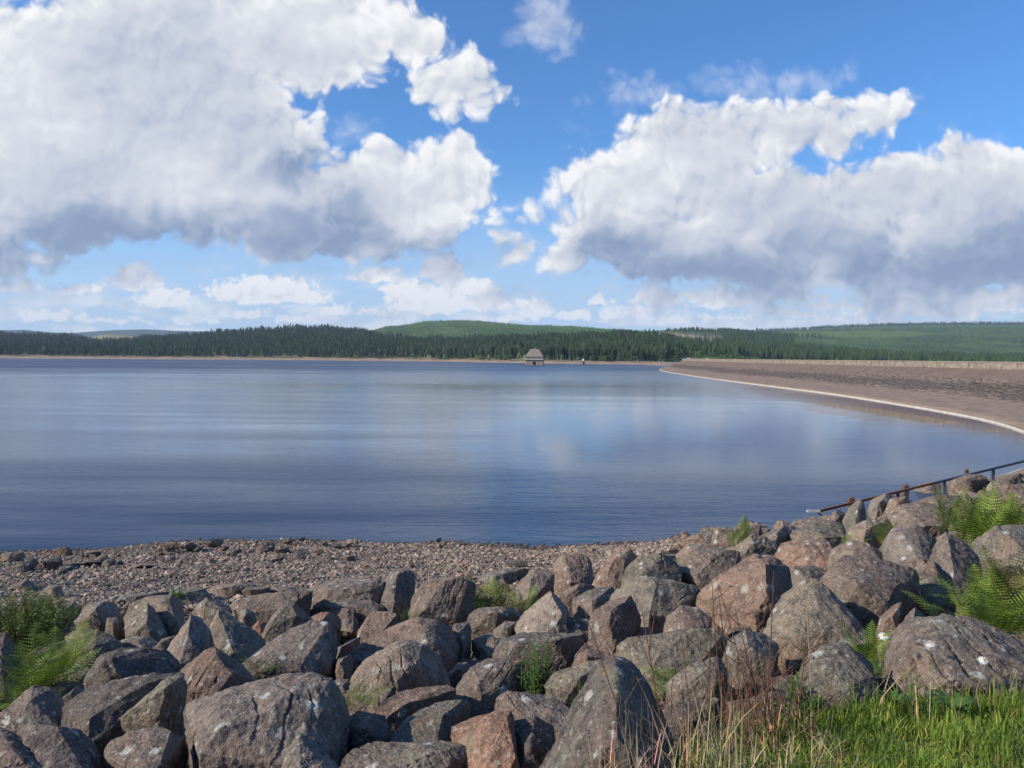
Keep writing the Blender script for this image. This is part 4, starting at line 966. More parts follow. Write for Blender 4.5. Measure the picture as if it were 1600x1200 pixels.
T('b', 'low speckled boulder sloping down to the water below the rusty rail', [(1228,850),(1240,830),(1270,818),(1300,815),(1325,822),(1330,840),(1300,848),(1260,850)], [(1275,833,.15)])
T('b', 'mottled boulder behind the little yellow fern', [(1325,845),(1330,825),(1352,814),(1385,812),(1396,825),(1388,845),(1355,850)], [(1355,830,.15)])
T('r', 'pink-speckled boulder at the top right above the fern', [(1545,790),(1552,768),(1575,758),(1610,760),(1640,775),(1635,815),(1580,812)], [(1580,782,.15)])
T('b', 'flat speckled boulder left of the little yellow fern', [(1190,850),(1200,832),(1225,822),(1240,832),(1236,848),(1210,856)])
T('g', 'wide pale slab among dead stalks below the rounded pinkish boulder', [(963,1033),(968,1010),(990,998),(1040,994),(1090,985),(1122,984),(1134,1010),(1105,1032),(1055,1062),(1000,1068),(975,1048)], [(1040,1020,.12)])
T('g', 'boulder with an angular lower face behind the dead stalks', [(1042,1068),(1080,1040),(1120,1028),(1136,1050),(1116,1080),(1062,1092)], [(1090,1058,.15)])
T('g', 'grey boulder between the dead stalks and the tall pale grey one', [(1130,1030),(1140,1000),(1165,985),(1195,992),(1215,1010),(1205,1035),(1165,1045)], [(1170,1010,.15)])
T('g', 'mossy pale boulder at the grass edge below the tall pale grey one', [(1252,1066),(1260,1030),(1290,1009),(1320,1008),(1347,1024),(1372,1055),(1384,1082),(1372,1110),(1290,1118),(1258,1100)], [(1290,1045,.2),(1330,1070,.2)])
T('d', 'big dark pointed boulder with dry grass before it at bottom centre', [(846,1205),(878,1155),(904,1110),(915,1070),(935,1040),(958,1029),(985,1036),(1006,1065),(1026,1105),(1046,1150),(1052,1225),(843,1238)], [(962,1042,.08),(982,1120,.26),(965,1205,.34),(920,1150,.15)])
T('g', 'smooth sloping slab behind the big dark pointed boulder', [(853,1072),(870,1050),(920,1034),(965,1029),(962,1047),(925,1062),(880,1083)], [(905,1058,.1)])
T('r', 'small reddish boulder above the smooth sloping slab', [(896,1037),(905,1022),(920,1014),(941,1018),(946,1030),(930,1038)])
# bottom left
T('b', 'huge dark boulder peppered with white and orange lichen at the bottom left', [(282,1190),(279,1117),(300,1098),(345,1085),(400,1067),(440,1057),(485,1054),(515,1062),(532,1090),(543,1120),(536,1147),(515,1172),(480,1190),(440,1215),(300,1225)], [(345,1100,.12),(505,1110,.14),(345,1190,.28),(440,1170,.28)])
T('p', 'lichen-whitened boulder in front of the huge dark one at the bottom', [(424,1205),(434,1160),(452,1131),(478,1129),(496,1145),(501,1165),(520,1198),(520,1225),(425,1228)], [(468,1150,.2),(470,1210,.25)])
T('p', 'small pale tan boulder poking up at the bottom edge', [(463,1205),(492,1182),(512,1180),(530,1200),(535,1228),(463,1230)])
T('r', 'brick-red boulder in the bottom left corner', [(-30,1150),(0,1138),(25,1148),(45,1166),(68,1180),(76,1207),(78,1235),(-30,1235)], [(20,1175,.2)])
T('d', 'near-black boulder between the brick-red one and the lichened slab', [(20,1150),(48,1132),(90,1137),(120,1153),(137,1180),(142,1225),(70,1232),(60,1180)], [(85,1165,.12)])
T('b', 'rough brown boulder under the lower fronds at the left edge', [(-12,1130),(20,1110),(40,1080),(52,1073),(78,1076),(83,1100),(87,1133),(60,1142),(10,1142)], [(48,1095,.15)])
T('d', 'long dark wedge boulder with a sunlit upper edge', [(78,1138),(90,1115),(130,1085),(180,1064),(240,1054),(281,1056),(262,1082),(205,1122),(150,1150),(120,1165),(95,1145)], [(145,1090,.05),(140,1135,.16),(235,1066,.02)])
T('g', 'smooth olive wedge boulder leaning on the long dark one', [(174,1134),(200,1116),(240,1080),(262,1060),(284,1056),(280,1075),(262,1102),(246,1132),(225,1143),(195,1143)], [(255,1080,.06),(215,1125,.1)], near=.55)
T('b', 'flat brown boulder marked with a white lichen ring at the bottom left', [(163,1187),(170,1162),(200,1147),(240,1137),(265,1144),(284,1154),(281,1168),(258,1205),(245,1222),(190,1225),(174,1200)], [(265,1172,.12),(242,1215,.2),(195,1180,.12)])
T('o', 'small orange-topped boulder above the white-ringed one', [(147,1147),(165,1133),(188,1139),(210,1136),(229,1141),(202,1152),(170,1154)])
T('b', 'small brown boulder between the olive wedge and the huge dark boulder', [(243,1137),(262,1117),(280,1111),(285,1150),(265,1150)])
T('b', 'small boulder with a white spot under the dark fronds', [(88,1107),(98,1085),(120,1072),(134,1083),(112,1108)])
T('r', 'red-brown boulder cut by the left edge below the leafy shrub', [(-30,992),(8,991),(22,1010),(20,1040),(6,1078),(-30,1082)], [(0,1020,.2)])
T('d', 'shadowed boulder low between the hollow-faced boulder and the long wedge', [(60,1080),(95,1062),(125,1068),(128,1090),(95,1102),(65,1098)])
T('b', 'shaded boulder in the gap right of the huge dark boulder', [(535,1130),(560,1112),(600,1120),(612,1150),(590,1168),(545,1170)], [], .3, )
T('b', 'narrow shaded boulder behind the olive-topped hollow left of the rounded one', [(520,1065),(532,1060),(545,1062),(548,1085),(530,1090)])
T('b', 'half-hidden boulder under the crack of the smooth-faced boulder', [(520,1040),(528,1020),(545,1012),(552,1035),(540,1058),(525,1060)])

# rocks that fill the gaps lower down (nothing tells them apart)
def px_of(p):
    q = np.asarray(p)-CAM; z = q@FWD; return 800+F*(q@RIGHT)/z, 600-F*(q@UP)/z
PROTO = []
rngR = np.random.default_rng(5)
for k in range(14):
    n = 10; a = rngR.normal(size=(n, 3)); a /= np.linalg.norm(a, axis=1, keepdims=True); a *= np.array([.5, .42, .34])*rngR.uniform(.8, 1.1, (n, 1))
    v, f = hull([tuple(p) for p in a]); v, f = facet(v, f, rngR, 9, .08, .3); v, f = weather(v, f, .9, rngR, .04, 1.0, 0)
    PROTO.append(rock_obj('filler_boulder', v, f, (1, 1, 1), 0, rngR))
def stone_copy(src, name, x, y, z, s, label, cat, group, tint='b'):
    o = src.copy(); o.name = name; COL.objects.link(o); o.location = (x, y, z)
    o.scale = (s*rngR.uniform(.85, 1.2), s*rngR.uniform(.85, 1.2), s*rngR.uniform(.75, 1.1)); o.rotation_euler = (rngR.uniform(-.35, .35), rngR.uniform(-.35, .35), rngR.uniform(0, 6.28))
    t_ = TINT[tint]; k = rngR.uniform(.75, 1.2); o.color = (t_[0]*k, t_[1]*k*rngR.uniform(.95, 1.02), t_[2]*k*rngR.uniform(.92, 1.02), 1)
    return tag(o, label, cat, group)
cand = []
yy = 2.4
while yy < 37:
    st = .34+.030*yy
    for xx in np.arange(-.80*yy-1.5, .85*yy+1.5, st):
        x = xx+rngR.uniform(-.35, .35)*st; y = yy+rngR.uniform(-.35, .35)*st
        if y > beach_edge(x) or y < grass_edge(x)+.25: continue
        gz = float(ground_z(x, y)[0])
        if gz < -.1: continue
        s = st*rngR.uniform(.7, 1.5); u_, v_ = px_of((x, y, gz)); cov = False
        for (ol, dd) in POLY:
            xs = [p[0] for p in ol]; ys = [p[1] for p in ol]
            if min(xs) < u_ < max(xs) and min(ys)+2 < v_ < max(ys)-2: cov = True; break
        seen = -30 < u_ < 1630 and not cov
        z = gz - (.62*s+.05 if cov else .42*s)
        cand.append((seen*s/y**1.0, x, y, z, s, seen))
    yy += st*.8
cand.sort(key=lambda c_: -c_[0]); NSH = 172
for c_ in cand[:NSH]:
    stone_copy(PROTO[rngR.integers(14)], 'boulder', c_[1], c_[2], c_[3], c_[4], 'weathered brown boulder wedged low in a gap between bigger rip-rap boulders', 'boulder', 'gap-filling boulders of the rip-rap bank', rngR.choice(['b', 'b', 'r', 'g', 'd']))
V_, F_, off_ = [], [], 0
for c_ in cand[NSH:]:
    src = PROTO[rngR.integers(14)].data; n = len(src.vertices); co_ = np.empty(n*3, np.float32); src.vertices.foreach_get('co', co_); co_ = co_.reshape(-1, 3)
    fa = np.empty(len(src.polygons)*3, np.int32); src.polygons.foreach_get('vertices', fa)
    Mx = Matrix.Rotation(rngR.uniform(0, 6.28), 3, 'Z') @ Matrix.Rotation(rngR.uniform(-.4, .4), 3, 'X')
    co_ = co_ @ np.array(Mx).T * c_[4] + np.array([c_[1], c_[2], c_[3]]); V_.append(co_); F_.append(fa.reshape(-1, 3)+off_); off_ += n
o = mesh_obj('rubble', np.concatenate(V_), np.concatenate(F_), MROCK, smooth=True); o.data.set_sharp_from_angle(angle=R(13)); o.color = (.95, .95, .95, 1)
tag(o, 'smaller brown rubble filling the hollows between the boulders', 'rubble', kind='stuff')
print('fillers', len(cand), 'traced', len(POLY))
# chips and soil-stained small stones lying in the gaps

# stones along the water's edge
def beach_stone(tint, label, px, py, wpx, hpx=None, name='stone', flat=1.0):
    h0 = hit(px, py); s = wpx/F*h0[1]*1.35
    o = stone_copy(PROTO[rngR.integers(14)], name, h0[0], h0[1], h0[2]-.02*s, s, label, 'stone', 'larger stones on the beach', tint)
    o.scale = (s, s*.8, s*flat*((hpx or wpx*.55)/wpx)/.75); o.rotation_euler = (rngR.uniform(-.2, .2), rngR.uniform(-.2, .2), rngR.uniform(0, 6.28)); return o
for a in [('b','long flat-topped brown stone at the far left of the beach',38,893,46,17),('b','tilted brown stone right of the long flat-topped one on the left beach',84,888,44,16),
          ('b','low oval brown stone nearest the camera in the left beach row',98,898,40,11),('d','dark-fronted slab stone casting a black shadow on the left beach',145,884,52,17),
          ('b','flat brown stone alone on the gravel of the left beach',224,888,40,12),('r','reddish square stone at the waterline left of the pointed one',268,864,32,15),
          ('b','dark pointed stone at the waterline on the left',299,862,26,17),('p','rounded tan stone standing out against the water on the left',335,856,26,15),
          ('b','upright brown stone below the rounded tan one',362,870,26,17),('d','small dark cube stone alone on the gravel in the middle',643,888,13,11),
          ('b','brown stone with a shadowed side half way along the gravel',548,877,18,9),('b','brown triangular stone at the waterline right of the white ones',557,856,16,14),
          ('w','white stone at the waterline touching the triangular brown one',547,850,13,8),('w','white stone at the waterline, leftmost of the white ones',419,843,7,4),
          ('w','flat white stone at the waterline above the brown heap',441,845,12,5),('p','pale stone at the waterline between two white ones',471,845,11,6),
          ('w','white stone low at the waterline right of the brown heap',478,851,11,5),('p','cream stone at the waterline left of the triangular brown one',527,855,15,8),
          ('b','upper stone of the little two-stone stack at the waterline',685,846,9,7),('b','lower stone of the little two-stone stack at the waterline',686,855,10,8),
          ('w','tiny white stone beside the two-stone stack',694,852,7,5),('b','low dark stone at the waterline right of the two-stone stack',745,855,13,6),
          ('d','dark boulder-like stone at the gravel edge left of the bright fern',735,906,17,13),('d','flat dark stone at the end of the gravel above the bright fern',807,887,36,11),
          ('b','broad brown stone in the brown heap at the waterline',415,862,44,20),('b','brown stone with a dark gap under it at the heap',472,868,30,10),
          ('d','small dark stone before the brown heap',430,880,14,6),('b','wide low brown stone at the waterline left of the pointed one',200,868,44,12)]:
    beach_stone(*a)
o = [x for x in bpy.data.objects if x.name.startswith('stone') and 'upper stone' in x.get('label', '')][0]
h0 = hit(686, 855); o.location = (h0[0], h0[1], h0[2]+.12)
for k in range(150):
    px = rngR.uniform(-20, 640)**1.0 if k < 120 else rngR.uniform(560, 1050)
    wl = np.interp(px, [0, 200, 400, 560, 800, 1050], [868, 864, 846, 853, 856, 854]); py = wl+abs(rngR.normal(0, 1))*np.interp(px, [0, 400, 600, 1050], [13, 14, 5, 4])+rngR.uniform(-1, 3)
    w_px = rngR.choice([7, 9, 12, 16, 22, 30], p=[.25, .25, .2, .15, .1, .05]) if px < 560 else rngR.uniform(4, 9)
    h0 = hit(px, py)
    s = w_px/F*h0[1]
    o = stone_copy(PROTO[rngR.integers(14)], 'stone', h0[0], h0[1], h0[2]-.04*s, s*1.3, 'brown stone in the loose row of stones along the water\'s edge', 'stone', 'stones along the water\'s edge', rngR.choice(['b', 'p', 'p', 'r', 'p'])); o.scale[2] *= .75
for k in range(40):
    px = rngR.uniform(40, 900); py = np.interp(px, [0, 300, 600, 900], [905, 895, 885, 872])+rngR.normal(0, 10); h0 = hit(px, py); s = rngR.uniform(8, 16)/F*h0[1]
    stone_copy(PROTO[rngR.integers(14)], 'stone', h0[0], h0[1], h0[2]-.14*s, s, 'larger stone lying loose on the gravel beach', 'stone', 'loose larger stones on the gravel', rngR.choice(['b', 'd', 'r', 'p']))
for p in PROTO: bpy.data.objects.remove(p)

# gravel: far too many to count
def gravel():
    n = 80000; x = rngR.uniform(-19, 9, n); y = rngR.uniform(12, 27.5, n); z = ground_z(x, y)
    be = beach_edge(x)
    k = (z > -.12) & (y > be-1.2) & (np.abs(x/y) < .72)
    x, y, z = x[k], y[k], z[k]; n = len(x)
    pr = []
    for q in range(8):
        a = rngR.normal(size=(9, 3)); a /= np.linalg.norm(a, axis=1, keepdims=True); a *= np.array([.5, .36, .22]); pr.append(hull([tuple(p) for p in a]))
    kd_ = rngR.integers(0, 8, n); V = []; Fc = []; Cc_ = []; off = 0
    for q in range(8):
        sel = np.where(kd_ == q)[0]; pv, pf = pr[q]; an = rngR.uniform(0, 6.28, len(sel)); s = rngR.lognormal(math.log(.074), .42, len(sel)); ti = rngR.normal(0, .35, (len(sel), 2))
        c_, s_ = np.cos(an), np.sin(an); X_ = pv[None, :, 0]*c_[:, None]-pv[None, :, 1]*s_[:, None]; Y_ = pv[None, :, 0]*s_[:, None]+pv[None, :, 1]*c_[:, None]
        Z_ = pv[None, :, 2]+X_*ti[:, :1]+Y_*ti[:, 1:]
        V.append(np.stack([X_*s[:, None]+x[sel][:, None], Y_*s[:, None]+y[sel][:, None], Z_*s[:, None]+(z[sel]+s*.08)[:, None]], -1).reshape(-1, 3))
        base = np.array([1, 1, 1])*rngR.lognormal(0, .19, (len(sel), 1))*(1+rngR.normal(0, .06, (len(sel), 3))*np.array([1, .4, .8]))
        base[rngR.random(len(sel)) < .008] *= 2.0
        wet_ = np.where(z[sel] < .07, .45, 1)[:, None]; Cc_.append(np.repeat((base*wet_)[:, None, :], len(pv), 1).reshape(-1, 3))
        Fc.append((np.array(pf)[None]+np.arange(len(sel))[:, None, None]*len(pv)+off).reshape(-1, 3)); off += len(sel)*len(pv)
    m_, n_, b = material('beach_gravel', .95); co = objco(n_)
    c = n_.mix(1.0, n_.mix(n_.noise(co, 30, 4, .6), (.255, .190, .142), (.40, .305, .232)), attr(n_), 'MULTIPLY'); n_.put(b.inputs['Base Color'], c)
    o = mesh_obj('gravel', np.concatenate(V), np.concatenate(Fc), m_, smooth=False, tint=np.concatenate(Cc_))
    tag(o, 'brown shingle of broken stones covering the beach above the waterline', 'gravel', kind='stuff'); print('gravel', n)
gravel()

# ---------------------------------------------------------------- railing going down to the water
def railing():
    A = pix(1276, 799.5, 28.0); Bp = pix(1600, 720.5, 38.0); dirv = (Bp-A); Lr = np.linalg.norm(dirv); du = dirv/Lr
    t_ = empty('railing', tuple(A)); tag(t_, 'half rusty half grey steel railing slanting down the bank to the water', 'railing')
    rust = simple_mat('rusted_steel', (.20, .085, .05), .85, .4, 6, .5, .01); paint = simple_mat('blue_grey_painted_steel', (.085, .115, .15), .5, .15, 3, .2, .005)
    side = np.cross(du, (0, 0, 1)); side /= np.linalg.norm(side); up = np.cross(side, du)
    def beam(p, q, w, h):
        vs = [];
        for e in (p, q):
            for a, b_ in ((-1, -1), (1, -1), (1, 1), (-1, 1)): vs.append(tuple(e+side*a*w/2+up*b_*h/2))
        return vs, [(0, 1, 2, 3), (4, 7, 6, 5), (0, 4, 5, 1), (1, 5, 6, 2), (2, 6, 7, 3), (3, 7, 4, 0)]
    o3 = np.zeros(3)
    def at(px): # metres along the rail for a photo column
        lo, hi2 = 0, Lr*2
        for _ in range(40):
            m = (lo+hi2)/2
            if px_of(A+du*m)[0] < px: lo = m
            else: hi2 = m
        return lo
    m_ = MB(); m_.add(*beam(o3, du*at(1462), .08, .085)); m_.build('rail', rust, t_)
    m_ = MB(); m_.add(*beam(du*at(1462), du*(Lr*1.35), .08, .10)); m_.build('rail', paint, t_)
    m_ = MB(); m_.add(*beam(o3, du*.55+np.array([0, 0, -.33]), .05, .05)); m_.build('bent_end_bar', rust, t_)
    m_ = MB(); m_.box((-.35, -.04, -.02), (.12, .04, .06)); m_.build('end_plate', simple_mat('pale_plate', (.5, .47, .42), .8), t_)
    for px, mt_, ln, w_ in ((1551, paint, 1.0, .14), (1475, paint, 1.0, .12), (1402, rust, 1.0, .12)):
        p = du*at(px); m_ = MB(); m_.box((p[0]-w_/2, p[1]-w_/2, p[2]-ln), (p[0]+w_/2, p[1]+w_/2, p[2]-.04)); m_.build('post', mt_, t_)
railing()
def wood_post(px, ptop, D_, w_, label, lean=0):
    p = pix(px, ptop, D_); t_m = simple_mat('weathered_post', (.11, .075, .055), .95, .4, 10, .6, .01)
    m_ = MB(); vs = []
    for k, (zz, s_) in enumerate(((-1.6, 1.1), (-.5, 1.0), (-.05, .95), (0, .7))):
        for a, b_ in ((-1, -1), (1, -1), (1, 1), (-1, 1)): vs.append((a*w_/2*s_+lean*zz, b_*w_/2*s_, zz+(.03*a if k == 3 else 0)))
    m_.add(vs, [(i*4+j, i*4+(j+1) % 4, (i+1)*4+(j+1) % 4, (i+1)*4+j) for i in range(3) for j in range(4)]+[(3, 2, 1, 0), (12, 13, 14, 15)])
    o = m_.build('wooden_post', t_m); o.location = tuple(p+np.array([0, 0, 0])); tag(o, label, 'post', 'old posts behind the railing')
wood_post(1330, 777, 31, .22, 'short dark post stump behind the pointed boulder at the rusty rail', .05)
wood_post(1415, 757.5, 34, .22, 'dark weathered post behind the rusty rail above the pinkish boulder')
wood_post(1510, 733.5, 37, .16, 'thin weathered post top just above the grey rail')

# ---------------------------------------------------------------- plants
def leaf_mat(name, a, b_, trans=.35, rough=.6, scale=6):
    m_ = bpy.data.materials.new(name); m_.use_nodes = True; m_.node_tree.nodes.clear(); n_ = N(m_.node_tree)
    co = n_.n('ShaderNodeNewGeometry').outputs['Position']
    c = n_.mix(n_.ss(n_.noise(co, scale, 3), .3, .7), a, b_); c = n_.mix(1.0, c, attr(n_), 'MULTIPLY')
    d = n_.n('ShaderNodeBsdfPrincipled'); n_.put(d.inputs['Base Color'], c); d.inputs['Roughness'].default_value = rough; d.inputs['Specular IOR Level'].default_value = .3
    t_ = n_.n('ShaderNodeBsdfTranslucent'); n_.put(t_.inputs['Color'], c)
    x = n_.n('ShaderNodeMixShader'); x.inputs[0].default_value = trans; n_.l.new(d.outputs[0], x.inputs[1]); n_.l.new(t_.outputs[0], x.inputs[2])
    n_.l.new(x.outputs[0], n_.n('ShaderNodeOutputMaterial').inputs['Surface']); return m_
MFERN = leaf_mat('fern_green', (.12, .19, .025), (.27, .35, .05))
MFERN2 = leaf_mat('bracken_olive', (.09, .13, .025), (.24, .25, .05))
MSHRUB = leaf_mat('shrub_leaves', (.075, .115, .025), (.17, .21, .055))
MHERB = leaf_mat('herb_leaves', (.07, .14, .03), (.13, .22, .05))
MGRASS = leaf_mat('grass_blades', (.13, .20, .03), (.26, .36, .06), .4, .55, 3)
MDRY = leaf_mat('dry_grass', (.38, .28, .15), (.55, .44, .26), .25, .7, 5)
MSTALK = simple_mat('dead_stalk_bark', (.14, .07, .045), .8, .35, 20, .3, .002)
MSTRAW = simple_mat('straw_stalk', (.42, .32, .20), .8, .3, 20, .3, .002)
MGSTEM = simple_mat('green_stem', (.10, .15, .04), .7, .3, 20, .3, .002)
rp = np.random.default_rng(21)
def strip(mb, pts, widths, side, c):
    """flat ribbon along pts"""
    vs = []
    for p, w__ in zip(pts, widths): vs += [p-side*w__/2, p+side*w__/2]
    n = len(pts); mb.add(vs, [(2*i, 2*i+1, 2*i+3, 2*i+2) for i in range(n-1)], c)
def frond_mesh(Lf, az, el, arch, npin=20, wide=.24, tone=1.0):
    mb = MB(); p = np.zeros(3); pts = [p]; dirs = []
    n = 16; h = np.array([math.cos(az), math.sin(az), 0])
    for i in range(n):
        e = el-arch*(i/n)**1.5; d = h*math.cos(e)+np.array([0, 0, math.sin(e)]); dirs.append(d); p = p+d*Lf/n; pts.append(p)
    dirs.append(dirs[-1]); side = np.array([-h[1], h[0], 0])
    strip(mb, pts, np.linspace(.011, .003, n+1)*Lf*1.2, side, tone*.7)
    for k in range(npin):
        s = .16+.83*k/(npin-1); x = s*n; i = min(int(x), n-1); q = pts[i]+(pts[i+1]-pts[i])*(x-i); d = dirs[i]
        ln = Lf*wide*(math.sin(math.pi*min(1, (s-.08)/.92)**.62)**.8+.03)*rp.uniform(.9, 1.1)
        nrm = np.cross(side, d)
        for sg in (-1, 1):
            dd = side*sg*.88+d*.42-np.array([0, 0, .12])+nrm*rp.uniform(-.08, .08); dd /= np.linalg.norm(dd)
            wv = d*1.0; c = tone*rp.uniform(.75, 1.2); w0 = Lf*.030
            if ln > .045:      # toothed pinna: small pinnules both sides
                m = 6
                vs = []; fs = []
                for j in range(m):
                    a = q+dd*ln*(j/m); b_ = q+dd*ln*((j+1)/m); ww = w0*1.15*(1-j/m*.8)
                    o = len(vs); vs += [a, b_, a+(b_-a)*.75+wv*ww*.62, a+(b_-a)*.75-wv*ww*.62]; fs += [(o, o+1, o+2), (o, o+3, o+1)]
                mb.add(vs, fs, c)
            else:
                strip(mb, [q, q+dd*ln*.5-np.array([0, 0, ln*.02]), q+dd*ln], [w0*.9, w0*.75, w0*.1], wv, c)
    return mb
def place(px, py): return hit(px, py, .0)
def fern(px, pyb, hpx, n, label, mat=None, spread=.9, el0=1.25, tone=1.0, group=None, lift=.0, wpx=0):
    p = place(px, pyb); d = p[1]; H = hpx/F*d
    t_ = empty('fern', (p[0], p[1], p[2]+lift-.12*H)); tag(t_, label, 'fern', group)
    for k in range(n):
        az = 2*math.pi*(k+rp.uniform(-.3, .3))/n*1.0+1.0; el = el0-rp.uniform(0, spread)*.5; Lf = H*rp.uniform(.8, 1.2)/max(.6, math.sin(el))
        o = frond_mesh(Lf, az, el, rp.uniform(.5, 1.3)*spread, 20 if hpx > 40 else 14, .22, tone*rp.uniform(.8, 1.15)).build('frond', mat or MFERN, t_, True)
        o.location = (rp.uniform(-1, 1)*wpx/F*d/2, rp.uniform(-.6, .6)*wpx/F*d/2, 0)
    return t_
fern(772, 958, 62, 16, 'bright green fern standing upright in the middle of the boulders', wpx=70, spread=.5, el0=1.45)
fern(826, 962, 52, 5, 'slim fern of few fronds just right of the bright middle fern', spread=.5, el0=1.45, wpx=14)
fern(712, 968, 26, 5, 'little yellow-green fern left of the bright middle fern', spread=.9, wpx=14, tone=1.3)
fern(640, 972, 30, 5, 'small fern behind the long reddish boulder', spread=.5, el0=1.4, wpx=20)
fern(1154, 852, 46, 9, 'small tall fern silhouetted against the water', spread=.45, el0=1.5, wpx=34, tone=.8)
fern(1330, 858, 34, 7, 'little yellow fern among the boulders below the rusty rail', spread=.9, wpx=34, tone=1.5)
fern(1385, 852, 50, 8, 'browning fern above the tall flat-faced boulder', MFERN2, spread=.6, el0=1.4, wpx=30)
fern(1292, 846, 40, 5, 'dull thin fern left of the little yellow one', MFERN2, spread=.6, wpx=24, tone=.7)
fern(1537, 862, 100, 26, 'large fern thicket with yellowing tops under the railing', MFERN, spread=.55, el0=1.45, wpx=90, tone=.85)
fern(1580, 850, 80, 12, 'green fern at the right edge beside the large yellowing thicket', MFERN, spread=.7, el0=1.35, wpx=60, tone=.9)
fern(1510, 835, 75, 12, 'olive bracken rising out of the large fern thicket', MFERN2, spread=.5, el0=1.45, wpx=70)
fern(1545, 990, 105, 20, 'lush fern thicket against the right edge above the long boulder', MFERN, spread=.9, el0=1.3, wpx=90, tone=.95)
fern(1588, 965, 120, 18, 'olive browning bracken in the right edge thicket', MFERN2, spread=.6, el0=1.4, wpx=80, tone=.85)
fern(1520, 955, 70, 8, 'light green fern fronds leaning left from the right edge thicket', MFERN, spread=1.0, el0=1.2, wpx=40, tone=1.15)
fern(1358, 1045, 85, 6, 'single fern with a tall frond beside the daisy', MFERN, spread=.8, el0=1.45, wpx=14, tone=1.05)
fern(1372, 1062, 40, 9, 'low dark green fern under the tall-fronded one', MHERB, spread=1.2, wpx=50)
fern(1045, 1075, 44, 9, 'fern with a yellowing frond at the foot of the big dark pointed boulder', MFERN, spread=1.1, el0=1.1, wpx=30, tone=1.1)
fern(560, 1128, 40, 12, 'low fern in the hollow right of the huge dark boulder', MFERN, spread=1.2, el0=1.0, wpx=40, tone=.8, lift=.12)
fern(405, 1062, 28, 6, 'dark drooping fern on the crack below the smooth-faced boulder', MFERN, spread=1.2, el0=1.0, wpx=20, tone=.6, lift=.1)
fern(75, 1100, 120, 18, 'tall dark green fern below the leafy shrub at the left', MFERN, spread=.8, el0=1.35, wpx=80, tone=.75)
fern(105, 1040, 75, 10, 'bright arching fern right of the leafy shrub', MFERN, spread=.9, el0=1.3, wpx=30, tone=1.15)
fern(20, 1105, 50, 8, 'bright yellow-green fern at the left edge low down', MFERN, spread=1.1, el0=1.1, wpx=30, tone=1.4)
fern(45, 1060, 70, 9, 'browning bracken between the leafy shrub and the left edge boulder', MFERN2, spread=.8, wpx=40, tone=.8)

def shrub(px, pyb, wpx, hpx, label, mat, n, leaf, name='shrub', upright=.4, cat='shrub', group=None):
    p = place(px, pyb); d = p[1]; Wd = wpx/F*d; H = hpx/F*d
    t_ = empty(name, tuple(p-np.array([0, 0, .05]))); tag(t_, label, cat, group)
    st = MB(); lf = MB(); V = []; 
    ns = max(6, int(n/70))
    for k in range(ns):
        a = rp.uniform(0, 6.28); r = Wd/2*math.sqrt(rp.uniform(0, 1)); hx = np.array([math.cos(a)*r, math.sin(a)*r*.8, 0]); top = hx*rp.uniform(.9, 1.25)+np.array([0, 0, H*rp.uniform(.65, 1.05)*(1-.35*(r/(Wd/2))**2)])
        b0 = hx*.35; mid = (b0+top)/2+rp.normal(size=3)*.04*H; st.tube([b0, mid, top], [.005, .004, .0015], 4)
        m = int(n/ns)
        for j in range(m):
            f = rp.uniform(.12, 1.0)**.8; q = (1-f)**2*b0+2*f*(1-f)*mid+f*f*top; q = q+rp.normal(size=3)*H*.035
            dd = rp.normal(size=3)+np.array([0, 0, upright*3]); dd /= np.linalg.norm(dd); sd_ = np.cross(dd, rp.normal(size=3)); sd_ /= np.linalg.norm(sd_)
            L_ = leaf*rp.uniform(.6, 1.3); c = rp.uniform(.6, 1.35)*(1+.35*f if f > .75 else 1)
            lf.add([q, q+dd*L_*.5+sd_*L_*.16, q+dd*L_, q+dd*L_*.5-sd_*L_*.16], [(0, 1, 2, 3)], c)
    st.build('stem', MSTALK, t_); lf.build('foliage', mat, t_); return t_
shrub(35, 1010, 160, 100, 'dense olive-green leafy shrub at the left edge beside the gravel', MSHRUB, 11000, .035, upright=.3)
shrub(85, 985, 70, 62, 'small-leaved pale green shoots on the right side of the leafy shrub', MSHRUB, 2600, .03, upright=.3)
shrub(282, 942, 50, 30, 'small bushy green weed where the gravel meets the boulders', MHERB, 700, .05, 'weed', .2, 'weed')
shrub(612, 1162, 22, 34, 'tiny bright green seedling in the dark gap at the bottom', MHERB, 60, .035, 'weed', .2, 'weed')
shrub(1290, 1095, 110, 60, 'low green weeds at the foot of the mossy pale boulder', MHERB, 1200, .03, 'weed', .3, 'weed')
shrub(1240, 1120, 90, 70, 'straggly green weeds among the dead stalks', MHERB, 900, .03, 'weed', .5, 'weed')
shrub(1422, 1085, 36, 60, 'weed with yellow and orange leaves in front of the long boulder', leaf_mat('autumn_leaves', (.30, .20, .03), (.30, .30, .04)), 160, .04, 'weed', .4, 'weed')
shrub(930, 985+110, 40, 30, 'orange-brown withering weed behind the dark pointed boulder', leaf_mat('withered_leaves', (.28, .15, .04), (.22, .20, .05)), 260, .035, 'weed', .2, 'weed')
